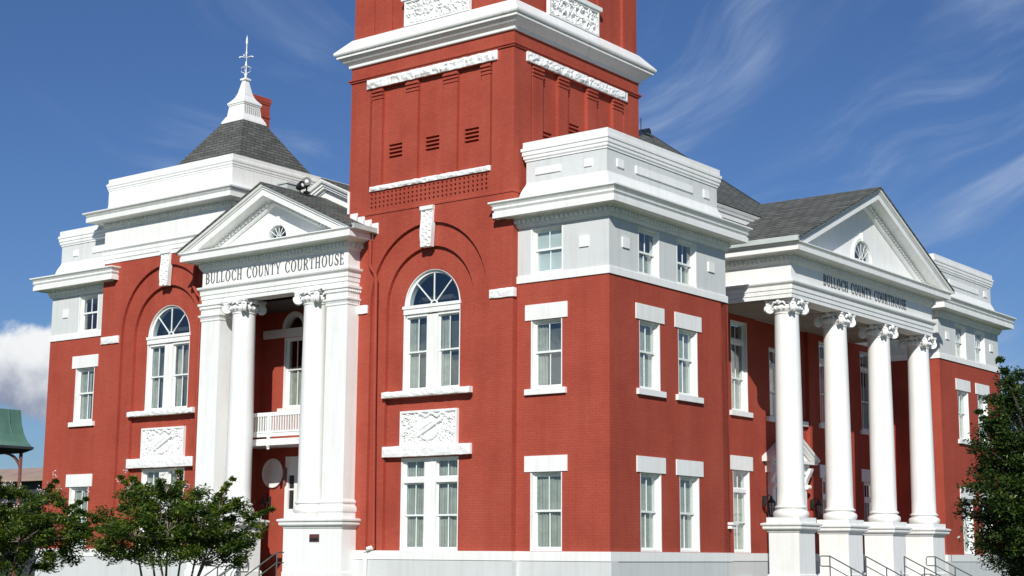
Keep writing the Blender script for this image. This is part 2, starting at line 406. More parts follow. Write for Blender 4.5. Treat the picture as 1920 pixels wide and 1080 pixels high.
def relief(F, u0, u1, v0, v1, d, parent, kind, seed=1):
    b = MB(); nu, nv = (110, 52) if kind == 'harp' else (120, 50); P = []
    cu, cv = (u0 + u1) / 2, (v0 + v1) / 2; bw = .1
    for j in range(nv + 1):
        for i in range(nu + 1):
            u = u0 + (u1 - u0) * i / nu; v = v0 + (v1 - v0) * j / nv
            x, y = (u - cu) / (u1 - u0) * 2, (v - cv) / (v1 - v0) * 2
            edge = min(u - u0, u1 - u, v - v0, v1 - v)
            if edge < .06: h = .06
            else:
                n1 = noise.noise(Vector((u * 5 + seed, v * 5, seed))); n2 = noise.noise(Vector((u * 11, v * 11 + seed, 3)))
                if kind == 'harp':
                    # leaf scrolls at both sides, a banner bar running up to the right with a round belly below it
                    # leaf scrolls at both sides, a bar running up to the right with a round belly below it, a ribbon above
                    lv = abs(math.sin(u * 7 + 3.5 * n1 + seed) * math.cos(v * 6.5 + 3 * n2))
                    h = .0 + .085 * max(0, 1 - lv * 1.9) * (1 if abs(x) > .40 or y < -.5 else .2)
                    h += .03 * max(0, 1 - abs(n2) * 6) * (abs(x) > .45)
                    if abs((y + .02) - 1.05 * x) < .13 and -.40 < x < .46: h = .11
                    r = math.hypot((x + .02) * 1.5, y + .12)
                    if r < .58 and y < 1.05 * x - .18: h = .045 + .035 * (r > .46)
                    if -.42 < x < .1 and y > 1.05 * x + .22 and y < .62: h = .05
                    if abs(y - .74 - .09 * math.sin(x * 16)) < .09 and -.35 < x < .6: h = .09
                else:
                    a = math.sin(u * 9.5 + 2.2 * n1) * math.sin(v * 10.5 + 2 * n2)
                    h = .0 + .085 * max(0, 1 - abs(a) * 2.2) + .03 * max(0, 1 - abs(n2) * 5)
            P.append(F(u, v, d + h))
    W = nu + 1
    fs = [(j * W + i, j * W + i + 1, (j + 1) * W + i + 1, (j + 1) * W + i) for j in range(nv) for i in range(nu)]
    b.add(P, fs); b.box(F, u0, u1, v0, v1, d - .05, d - .001)
    b.box(F, u0 - .001, u0 + .06, v0, v1, d - .04, d + .09); b.box(F, u1 - .06, u1 + .001, v0, v1, d - .04, d + .09)
    b.box(F, u0 + .06, u1 - .06, v0 - .001, v0 + .05, d - .04, d + .088); b.box(F, u0 + .06, u1 - .06, v1 - .07, v1 + .001, d - .04, d + .088)
    o = b.build('relief_panel', M['carve'], parent)
    return o

def keystone(F, cu, v0, v1, w0, w1, d0, parent, seed):
    b = MB(); nu, nv = 14, 44; P = []
    for j in range(nv + 1):
        t = j / nv; w = (w0 + (w1 - w0) * t) / 2 * (1 + .08 * math.sin(t * PI * 2))
        for i in range(nu + 1):
            x = i / nu * 2 - 1; u = cu + x * w; v = v0 + (v1 - v0) * t
            h = .11 + .03 * math.sin(t * PI * 1.6) + (.05 if t > .9 else 0) + (.03 if t < .07 else 0)
            if abs(x) < .8 and t < .9:
                q_ = math.sin(v * 30 + 2 * x) * math.cos(x * 5.2); h -= .075 * max(0, q_ - .25) + .04 * max(0, noise.noise(Vector((u * 16, v * 14, seed))))
            P.append(F(u, v, d0 + h))
    W = nu + 1
    fs = [(j * W + i, j * W + i + 1, (j + 1) * W + i + 1, (j + 1) * W + i) for j in range(nv) for i in range(nu)]
    b.add(P, fs)
    border = [i for i in range(W)] + [j * W + nu for j in range(1, nv + 1)] + [nv * W + i for i in range(nu - 1, -1, -1)] + [j * W for j in range(nv - 1, 0, -1)]
    B = []
    for q in border:
        j, i = divmod(q, W); t = j / nv; w = (w0 + (w1 - w0) * t) / 2
        B.append(F(cu + (i / nu * 2 - 1) * w, v0 + (v1 - v0) * t, d0 - .05))
    k = len(border); P2 = [P[q] for q in border] + B
    b.add(P2, [(i, (i + 1) % k, k + (i + 1) % k, k + i) for i in range(k)])
    return b.build('keystone', M['carve'], parent)

def dentils(b, F, u0, u1, v0, v1, d0, d1, w=.085, gap=.085):
    n = int((u1 - u0) / (w + gap)); st = (u1 - u0) / n
    for i in range(n): b.box(F, u0 + i * st + gap / 2, u0 + i * st + gap / 2 + w, v0, v1, d0, d1)

# ---------------- corner pavilions
CORN = [(-.05, 9.70), (.05, 9.70), (.05, 9.735), (.08, 9.75), (.10, 9.79), (.10, 9.93), (.22, 9.97), (.25, 10.01), (.50, 10.02), (.50, 10.0),
        (.55, 10.0), (.55, 10.17), (.51, 10.185), (.51, 10.20), (.57, 10.27), (.575, 10.30), (.545, 10.31), (.55, 10.34), (.60, 10.40), (.66, 10.445), (.66, 10.49), (.60, 10.49), (.45, 10.50), (-.1, 10.64)]
PARA = [(-.02, 10.60), (-.03, 10.70), (-.06, 10.82), (-.11, 10.95), (-.16, 11.05), (-.18, 11.12), (-.18, 11.78), (-.15, 11.80), (-.15, 11.84), (-.11, 11.88),
        (-.11, 11.97), (-.08, 11.98), (-.08, 12.10), (-.05, 12.11), (-.05, 12.20), (-.10, 12.22), (-.10, 12.40), (-.5, 12.42)]
def pavilion(x0, x1, y0, y1, fwins, rwins, front_u, right_u, nm_side):
    """front wall at y0, side wall at x1 (or none)"""
    F = FR(y0); G = RT(x1)
    lo, hi = (0.04, 2.33); ml, mh = 4.77, 6.84; tl, th = 8.22, 9.72
    hol = []; h3 = []
    for c in fwins:
        hol += [rect(c - .575, c + .575, lo, hi), rect(c - .575, c + .575, ml, mh)]; h3.append(rect(c - .6, c + .6, tl + .003, th - .06))
    w = panel('brick_wall', F, rect(x0, x1, -.02, 8.0), hol, -.35, 0, M['brick'], CH)
    f = panel('frieze_wall', F, rect(x0, x1, 8.0, 10.0), h3, -.35, -.01, M['stucco'], CH)
    for c in fwins:
        sash_window(F, c - .575, c + .575, lo, hi, CH, sill=False, split=1.2, cover_to=1)
        sash_window(F, c - .575, c + .575, ml, mh, CH, split=5.88, cover_to=1, cover='strip' if x1 == 0 else 'curtain')
        sash_window(F, c - .6, c + .6, tl + .003, th - .06, CH, sill=False, lintel=False, split=8.98, casing=.05, cover='blind' if x1 == 0 else None)
    if rwins:
        hol = []; h3 = []
        for c in rwins:
            hol += [rect(c - .58, c + .58, lo, hi), rect(c - .58, c + .58, ml, mh)]; h3.append(rect(c - .6, c + .6, tl + .003, th - .06))
        panel('brick_wall', G, rect(y0 + .35, y1, -.02, 8.0), hol, -.35, 0, M['brick'], CH)
        panel('frieze_wall', G, rect(y0 + .34, y1, 8.0, 10.0), h3, -.35, -.01, M['stucco'], CH)
        for k, c in enumerate(rwins):
            sash_window(G, c - .58, c + .58, lo, hi, CH, sill=False, split=1.2, cover='curtain', cover_to=1)
            sash_window(G, c - .58, c + .58, ml, mh, CH, split=5.92)
            sash_window(G, c - .6, c + .6, tl + .003, th - .06, CH, sill=False, lintel=False, split=8.93, casing=.05, cover='curtain', cover_to=.5)
        # blind corner return at the rear of the side wall
        b = MB(); b.box(WD, x1 - .8, x1, y1 - .02 if y1 < 10 else y1, y1 + .1 if y1 < 10 else y1 + .1, -.02, 8.0); b.build('brick_return', M['brick'], CH)
    b = MB(); b.ring(x0, x1, y0, y1, [(-.3, 7.995), (.045, 7.995), (.045, 8.2), (.03, 8.22), (-.3, 8.22)]); b.build('frieze_band', M['white'], CH)
    b = MB(); b.ring(x0, x1, y0, y1, CORN)
    dentils(b, F, x0 - .08, x1 + .1, 9.82, 9.93, .09, .19)
    if rwins: dentils(b, G, y0 - .1, y1 + .08, 9.82, 9.93, .09, .19)
    b.build('cornice', M['white'], CH)
    p = MB(); p.ring(x0, x1, y0, y1, [(-.181, 11.1), (-.181, 11.79)]); pz = p.build('parapet_wall', M['stucco'], CH)
    p = MB(); p.ring(x0, x1, y0, y1, PARA[:6]); p.ring(x0, x1, y0, y1, PARA[6 + 1:]); p.build('parapet_moulding', M['white'], CH)
    return w

pavilion(-3.34, 0, 0, 6.75, [-2.245], [2.16, 4.34], None, None, 'r')
pavilion(-26.35, -22.6, 0, 6.75, [-24.07], [], None, None, 'l')
pavilion(-3.34, 0, 24.15, 30.9, [], [26.56, 28.74], None, None, 'r')
# little raised blocks on the friezes and parapets
def blocks(F, us, v0, v1, d):
    for u0, u1 in us:
        b = MB(); b.prism(F, rect(u0, u1, v0, v1), d - .02, d + .045); b.build('raised_block', M['white'], CH)
blocks(FR(0), [(-1.03, -.71)], 8.87, 9.2, -.01)
blocks(FR(0), [(-2.78, -1.85)], 11.34, 11.55, -.18); blocks(FR(0), [(-.97, -.71)], 11.33, 11.56, -.18)
blocks(RT(0), [(.69, 1.04), (5.62, 5.98)], 8.87, 9.18, -.01)
blocks(RT(0), [(.69, 1.03), (5.69, 6.02)], 11.33, 11.58, -.18); blocks(RT(0), [(1.7, 4.99)], 11.33, 11.56, -.18)
blocks(RT(0), [(24.92, 25.26), (29.86, 30.21)], 8.87, 9.18, -.01)
blocks(RT(0), [(24.88, 25.2), (29.87, 30.2)], 11.33, 11.58, -.18); blocks(RT(0), [(25.9, 29.2)], 11.33, 11.56, -.18)
blocks(FR(0), [(-25.62, -25.32)], 8.88, 9.2, -.01)
blocks(FR(0), [(-25.4, -25.13)], 11.33, 11.56, -.18); blocks(FR(0), [(-24.2, -23.3)], 11.33, 11.56, -.18)

# ---------------- base course round the whole building
b = MB()
def base_run(F, u0, u1, d=0):
    b = MB(); b.box(F, u0, u1, -.24, .03, -.3, .075 + d); b.build('water_table', M['white'], CH)
    st = MB(); st.box(F, u0, u1, -1.75, -.243, -.3, .05 + d); st.build('base_wall', M['stucco'], CH)
base_run(FR(0), -3.3, .075); base_run(FR(-.23), -9.7, -3.265); base_run(FR(-.23), -22.99, -16.6); base_run(FR(0), -26.42, -22.98)
base_run(RT(0), .3, 6.8); base_run(RT(0), 24.4, 30.95)
base_run(RT(-2.5), 6.81, 13.25); base_run(RT(-2.5), 17.4, 24.07); base_run(RT(-2.65), 13.25, 17.4); base_run(FR(24.15), -2.42, .075)
b = MB(); b.box(RT(-2.5), 11.5, 12.6, -1.3, -.68, .0, .056); b.build('basement_window', M['glass'], CH)
b = MB(); b.box(WD, -.05, .2, 6.62, 6.95, .90, .98); b.box(WD, -.05, .14, 6.62, 6.93, .78, .87); b.build('wall_bracket', M['white'], CH)

# ---------------- tower bays with the nested arches
def arch_bay(x0, x1, lox0, lox1, c, top, name):
    F = FR(-.23)
    def notch(h, cv):
        a = arch_pts(c, cv, h)
        return [(lox0, -.02), (c - h, -.02)] + a[::-1] + [(c + h, -.02), (lox1, -.02)]
    upper = ([(lox1, 8.45), (x1, 8.45)] if lox1 != x1 else []) + [(x1, top), (x0, top)] + ([(x0, 8.45), (lox0, 8.45)] if lox0 != x0 else [])
    panel('tower_wall', F, notch(2.4, 7.9) + upper, [], -.12, 0, M['brick'], CH)
    panel('arch_reveal', F, notch(1.8, 7.75) + upper, [], -.25, -.12, M['brick'], CH)
    win = [(c - 1.17, 4.98)] + arch_pts(c, 7.66, 1.17)[::-1] + [(c + 1.17, 4.98)]
    panel('arch_infill', F, [(lox0, -.02), (lox1, -.02)] + upper, [win, rect(c - 1.17, c + 1.17, .02, 2.9)], -.6, -.25, M['brick'], CH)
    G = FR(.02)
    # upper window: pair of sashes below a fanlight
    b = MB(); C = .04
    b.box(G, c - 1.17, c - 1.17 + C, 4.98, 7.45, -.3, -.005); b.box(G, c + 1.17 - C, c + 1.17, 4.98, 7.45, -.3, -.005); b.box(G, c - 1.13, c - 1.07, 5.06, 7.45, -.3, -.11); b.box(G, c + 1.07, c + 1.13, 5.06, 7.45, -.3, -.11)
    b.box(G, c - .22, c + .22, 5.06, 7.40, -.2, -.03); b.box(G, c - 1.13, c + 1.13, 4.98, 5.06, -.2, -.02)
    b.box(G, c - 1.17, c + 1.17, 7.45, 7.62, -.2, .02); b.box(G, c - 1.2, c + 1.2, 7.62, 7.72, -.2, .05)
    b.box(G, c - 1.07, c - .22, 7.36, 7.45, -.2, -.04); b.box(G, c + .22, c + 1.07, 7.36, 7.45, -.2, -.04)
    b.arcband(G, c, 7.69, 1.12, 1.155, 0, PI, -.3, -.01, 36); b.arcband(G, c, 7.69, 1.04, 1.12, 0, PI, -.3, -.10, 36)
    fr = b.build('arched_window_frame', M['white'], CH)
    s = MB()
    for a in (45, 90, 135):
        a = math.radians(a); p, q = math.cos(a), math.sin(a); w = .016
        s.prism(G, [(c + .14 * p - w * q, 7.72 + .14 * q + w * p), (c + .14 * p + w * q, 7.72 + .14 * q - w * p),
                    (c + 1.03 * p + w * q, 7.72 + 1.03 * q - w * p), (c + 1.03 * p - w * q, 7.72 + 1.03 * q + w * p)], -.14, -.10)
    s.arcband(G, c, 7.72, .11, .15, 0, PI, -.14, -.10, 12)
    s.build('fan_muntin', M['sash'], fr)
    g = MB(); g.prism(G, arch_pts(c, 7.72, 1.04), -.125, -.118); g.build('fan_pane', M['glass'], fr)
    for a0, a1 in ((c - 1.07, c - .22), (c + .22, c + 1.07)):
        for q0, q1, dd in ((6.22, 7.36, -.13), (5.06, 6.28, -.17)):
            s = MB(); w = .045
            s.box(G, a0, a0 + w, q0, q1, dd - .04, dd); s.box(G, a1 - w, a1, q0, q1, dd - .04, dd)
            s.box(G, a0 + w, a1 - w, q0, q0 + w, dd - .04, dd); s.box(G, a0 + w, a1 - w, q1 - w, q1, dd - .04, dd)
            m = (a0 + a1) / 2; s.box(G, m - .013, m + .013, q0 + w, q1 - w, dd - .03, dd - .008)
            s.build('sash', M['sash'], fr)
            g = MB(); g.box(G, a0 + w, a1 - w, q0 + w, q1 - w, dd - .024, dd - .018); g.build('pane', M['glass'], fr)
        curtain(G, a0, a0 + .36, 5.06, 7.36, -.27, fr)
        if a0 < c: curtain(G, a1 - .2, a1, 5.06, 7.36, -.27, fr)
        flat_backing(G, a0, a1, 5.06, 7.36, -.34, fr)
    # lower window: pair with transoms
    b = MB()
    b.box(G, c - 1.17, c - 1.13, .02, 2.9, -.3, -.005); b.box(G, c + 1.13, c + 1.17, .02, 2.9, -.3, -.005); b.box(G, c - 1.13, c - 1.08, .02, 2.9, -.3, -.11); b.box(G, c + 1.08, c + 1.13, .02, 2.9, -.3, -.11)
    b.box(G, c - .23, c + .23, .02, 2.9, -.22, -.03)
    for a0, a1 in ((c - 1.08, c - .23), (c + .23, c + 1.08)):
        b.box(G, a0, a1, 2.82, 2.9, -.22, -.03); b.box(G, a0, a1, .02, .1, -.22, -.02); b.box(G, a0, a1, 2.12, 2.27, -.22, -.03)
    fr = b.build('double_window_frame', M['white'], CH)
    for a0, a1 in ((c - 1.08, c - .23), (c + .23, c + 1.08)):
        for q0, q1, dd in ((2.27, 2.82, -.13), (1.09, 2.12, -.13), (.1, 1.15, -.17)):
            s = MB(); w = .045
            s.box(G, a0, a0 + w, q0, q1, dd - .04, dd); s.box(G, a1 - w, a1, q0, q1, dd - .04, dd)
            s.box(G, a0 + w, a1 - w, q0, q0 + w, dd - .04, dd); s.box(G, a0 + w, a1 - w, q1 - w, q1, dd - .04, dd)
            m = (a0 + a1) / 2; s.box(G, m - .013, m + .013, q0 + w, q1 - w, dd - .03, dd - .008)
            s.build('sash', M['sash'], fr)
            g = MB(); g.box(G, a0 + w, a1 - w, q0 + w, q1 - w, dd - .024, dd - .018); g.build('pane', M['glass'], fr)
        curtain(G, a0, a0 + .5, .1, 2.82, -.27, fr); curtain(G, a0 + .48, a1, .1, 2.82, -.30, fr)
    rough_block(F, c - 1.8, c + 1.8, 4.80, 4.98, -.4, .05, c, .025, 'stone_sill', CH)
    rough_block(F, c - 1.8, c + 1.8, 2.93, 3.26, -.4, -.03, c + 3, .02, 'stone_lintel', CH)
    relief(F, c - 1.16, c + 1.16, 3.262, 4.36, -.23, CH, 'harp', c)
    keystone(F, c, 9.5, 10.82, .40, .56, -.02, CH, c)
    for s0, s1 in ((c + 2.55, c + 3.52), (c - 3.52, c - 2.5)):
        s0 = max(s0, x0 - .05); s1 = min(s1, x1 + .07)
        if s1 - s0 > .2: rough_block(F, s0, s1, 7.6, 7.87, -.1, .06, s0, .03, 'impost_stone', CH)

arch_bay(-10.22, -3.34, -9.72, -3.34, -6.75, 10.88, 'tall')
arch_bay(-22.92, -15.98, -22.92, -16.62, -19.33, 10.7, 'short')
# side and rear walls of the two tower bays
b = MB()
b.box(WD, -3.69, -3.34, .37, 6.8, -.02, 10.88)
b.box(WD, -10.22, -9.87, .37, 6.8, 8.45, 10.88); b.box(WD, -9.72, -9.40, .37, 2.3, -.02, 8.45)
b.box(WD, -16.95, -16.62, .37, 2.3, -.02, 8.45)
b.build('side_wall', M['brick'], CH)

# ---------------- tall tower above the roofs
X0, X1, Y0, Y1 = -10.22, -3.34, -.23, 6.80
F = FR(Y0); G = RT(X1)
cols = [(-8.82, -7.76), (-7.27, -6.18), (-5.62, -4.63)]
panel('tower_face', F, rect(X0, X1, 10.88, 15.46), [rect(a, c_, 11.76, 15.12) for a, c_ in cols] + [rect(-9.36, -9.27, 11.76, 15.12), rect(-4.28, -4.2, 11.76, 15.12), rect(-9.36, -4.28, 10.98, 11.6)], -.13, 0, M['brick'], CH)
vs = []
for a in (-8.6, -7.02, -5.40):
    for k in range(4): vs.append(rect(a, a + .58, 12.68 + k * .13, 12.68 + k * .13 + .075))
panel('tower_recess', F, rect(X0, X1 - .13, 10.88, 15.46), vs, -.45, -.13, M['brick'], CH)
cols = [(1.27, 2.12), (2.63, 3.74), (4.26, 5.24)]
panel('tower_face', G, rect(Y0 + .13, Y1, 10.88, 15.46), [rect(a, c_, 11.76, 15.12) for a, c_ in cols] + [rect(.65, .74, 11.76, 15.12), rect(5.81, 5.9, 11.76, 15.12)], -.13, 0, M['brick'], CH)
vs = []
for a, z in ((1.36, 12.66), (2.86, 13.25), (4.5, 13.25)):
    for k in range(4): vs.append(rect(a, a + .58, z + k * .13, z + k * .13 + .075))
panel('tower_recess', G, rect(Y0 + .45, Y1, 10.88, 15.46), vs, -.45, -.13, M['brick'], CH)
b = MB()
for a, c_ in ((-9.27, -8.82), (-7.76, -7.27), (-6.18, -5.62), (-4.63, -4.28)):
    b = MB()
    for k in range(3): b.box(F, a - .02, c_ + .02, 14.74 + k * .12, 14.80 + k * .12, -.05, .03 + k * .012)
    b.build('brick_corbel', M['brick'], CH)
for a, c_ in ((.74, 1.27), (2.12, 2.63), (3.74, 4.26), (5.24, 5.81)):
    b = MB()
    for k in range(3): b.box(G, a - .02, c_ + .02, 14.74 + k * .12, 14.80 + k * .12, -.05, .03 + k * .012)
    b.build('brick_corbel', M['brick'], CH)
b = MB()   # pierced brick lattice
for k in range(5): b.box(F, -9.36, -4.28, 10.98 + k * .145, 10.98 + k * .145 + .065, -.12, -.012)
for k in range(29):
    u = -9.36 + k * .178
    for q in range(4): b.box(F, u, u + .105, 11.045 + q * .145, 11.125 + q * .145, -.12, -.014)
b.build('brick_lattice', M['brick'], CH)
rough_block(F, -9.47, -3.98, 15.13, 15.44, -.1, .07, 5, .06, 'rough_stone_lintel', CH, joints=5)
rough_block(G, .38, 6.02, 15.13, 15.44, -.1, .07, 9, .06, 'rough_stone_lintel', CH, joints=5)
rough_block(F, -9.27, -4.23, 11.62, 11.78, -.1, .05, 2, .035, 'stone_sill', CH, joints=4)
b = MB(); b.box(WD, X0, X0 + .35, Y0 + .45, Y1 - .3, 8.45, 16.9); b.box(WD, X0, X1 - .45, Y1 - .35, Y1, 10.3, 16.9); b.build('tower_back_wall', M['brick'], CH)
b = MB(); b.ring(X0, X1, Y0, Y1, [(-.3, 15.46), (.05, 15.46), (.05, 15.50), (.09, 15.52), (.09, 15.57), (.05, 15.59), (.0, 15.60), (.0, 16.05), (-.3, 16.05)])
b.build('string_course', M['brick'], CH); b = MB(); b.ring(X0, X1, Y0, Y1, [(-.2, 10.84), (.028, 10.84), (.028, 10.90), (.0, 10.93), (-.2, 10.93)]); b.build('string_course', M['brick'], CH)
b = MB(); b.ring(X0, X1, Y0, Y1, [(-.3, 15.98), (.06, 15.98), (.08, 16.0), (.08, 16.08), (.09, 16.09), (.14, 16.12), (.21, 16.17), (.29, 16.25), (.33, 16.30), (.38, 16.30), (.38, 16.36), (.35, 16.37), (.35, 16.40), (.44, 16.41), (.46, 16.45), (.46, 16.50), (.02, 16.98), (-.4, 16.99)])
b.build('tower_cornice', M['white'], CH)
# upper shaft
b = MB()
b.box(WD, X0 + .16, X1 - .16, Y0 + .16, Y1 - .16, 16.9, 21.5)
for u0, u1, d in ((-10.18, -9.3, 0), (-9.3, -8.55, -.06), (-5.0, -4.25, -.06), (-4.25, -3.38, 0)): b.box(FR(Y0), u0, u1, 16.93, 21.5, -.3, -.04 + d)
for u0, u1, d in ((.10, .65, 0), (.65, 1.3, -.06), (4.5, 5.25, -.06), (5.25, 5.9, -.1), (5.9, 6.76, 0)): b.box(RT(X1), u0, u1, 16.93, 21.5, -.3, -.04 + d)
b.box(WD, X0 + .04, X0 + .9, Y1 - .9, Y1 - .04, 16.93, 21.5)
b.build('upper_shaft', M['brick'], CH)
b = MB(); b.ring(X0, X1, Y0, Y1, [(-.1, 21.4), (.2, 21.5), (.4, 21.8), (.4, 22.0), (-2.5, 24.5)]); b.build('tower_roof', M['white'], CH)
relief(FR(Y0), -7.87, -5.12, 16.98, 17.86, -.02, CH, 'scroll', 4)
relief(RT(X1), 1.53, 4.32, 16.98, 17.86, -.02, CH, 'scroll', 8)
b = MB(); b.box(FR(Y0), -7.98, -5.0, 17.86, 18.0, -.1, .12); b.box(RT(X1), 1.42, 4.44, 17.86, 18.0, -.1, .12)
b.build('panel_cap', M['white'], CH)

# ---------------- short tower: entablature, parapet, pyramid
x0, x1, y0, y1 = -22.92, -15.98, -.23, 6.9
b = MB(); b.ring(x0, x1, y0, y1, [(-.3, 10.68), (.03, 10.68), (.03, 10.83), (.055, 10.83), (.055, 10.98), (.07, 11.0), (.07, 11.12), (.13, 11.19), (.13, 11.23), (.02, 11.26), (.02, 12.02), (.05, 12.03), (.08, 12.08), (.08, 12.20), (.2, 12.24), (.25, 12.27), (.5, 12.29), (.5, 12.27), (.55, 12.27), (.55, 12.43), (.52, 12.44), (.58, 12.50), (.555, 12.51), (.56, 12.53), (.65, 12.58), (.66, 12.63), (.6, 12.65), (0, 12.78), (-.3, 12.78)])
dentils(b, FR(y0), x0, x1 + .08, 12.09, 12.2, .07, .17); dentils(b, RT(x1), y0 - .08, y1, 12.09, 12.2, .07, .17)
b.build('tower_entablature', M['white'], CH)
b = MB(); b.ring(x0, x1, y0, y1, [(.04, 12.74), (.0, 12.85), (-.02, 12.95), (-.02, 13.5), (.0, 13.52), (.0, 13.57), (.03, 13.6), (.03, 13.66), (.06, 13.7), (.06, 13.78), (.0, 13.82), (.0, 13.97), (-.3, 13.99)]); b.build('tower_parapet', M['white'], CH)
xc, yc = -19.4, 3.35
def sq(b, prof): b.ring(xc, xc, yc, yc, prof)
b = MB(); sq(b, [(3.1, 12.7), (1.70, 14.76), (.60, 16.40)]); b.build('pyramid_roof', M['shingle'], CH)
b = MB(); b.ring(xc, xc, yc, yc, [(.56, 16.34), (.62, 16.38), (.61, 16.45), (.52, 16.62), (.50, 16.66), (.47, 16.68), (.42, 17.08), (.45, 17.1), (.45, 17.14), (.48, 17.16), (.47, 17.22), (.34, 17.36), (.25, 17.50), (.25, 17.55), (.22, 17.57), (.22, 17.62), (.20, 17.64), (.09, 18.16), (.15, 18.18), (.15, 18.24), (.05, 18.3)])
for k in range(8):
    t = -.35 + k * .1
    for F_, s in ((FR(yc), 1), (RT(xc), 1)):
        F2 = (lambda u, v, d: Vector((xc + u, yc - d, v))) if F_(0, 0, 0).y == yc and F_(1, 0, 0).x == 1 else (lambda u, v, d: Vector((xc + d, yc + u, v)))
        b.add([F2(t - .012, 16.72, .475), F2(t + .012, 16.72, .475), F2(t + .012, 17.05, .435), F2(t - .012, 17.05, .435),
               F2(t - .012, 16.72, .45), F2(t + .012, 16.72, .45), F2(t + .012, 17.05, .41), F2(t - .012, 17.05, .41)],
              [(0, 1, 2, 3), (4, 5, 6, 7), (0, 1, 5, 4), (1, 2, 6, 5), (2, 3, 7, 6), (3, 0, 4, 7)])
lan = b.build('roof_lantern', M['white'], CH)
b = MB(); b.lathe((xc, yc, 18.25), [(.05, 0), (.04, .1), (.07, .16), (.035, .22), (.032, .5), (.06, .56), (.03, .62), (.026, 1.0), (.05, 1.05), (.022, 1.1), (.02, 1.4), (.05, 1.48), (.036, 1.6), (.0, 1.82)], 12)
for k in range(4):
    a = k * PI / 2 + .5; d_ = Vector((math.cos(a), math.sin(a), 0)); c0 = Vector((xc, yc, 18.62))
    b.tube([c0 + d_ * .04 + Vector((0, 0, -.15)), c0 + d_ * .18 + Vector((0, 0, -.08)), c0 + d_ * .2 + Vector((0, 0, .08)), c0 + d_ * .06 + Vector((0, 0, .14))], .014, 6)
    c0 = Vector((xc, yc, 19.13)); b.tube([c0 + d_ * .03, c0 + d_ * .2 + Vector((0, 0, .04)), c0 + d_ * .29], [.012, .02, .035], 6)
b.build('finial', M['white'], lan)
# chimney
b = MB(); hx, hy = -23.05, 7.2
b.ring(hx - .55, hx + .45, hy - .5, hy + .5, [(0, 12), (0, 18.15), (.03, 18.15), (.03, 18.22), (0, 18.22), (0, 18.72), (.025, 18.73), (.025, 18.8), (.04, 18.81), (.04, 19.0), (.01, 19.03), (-.1, 19.03)])
b.build('chimney', M['brick'], CH)

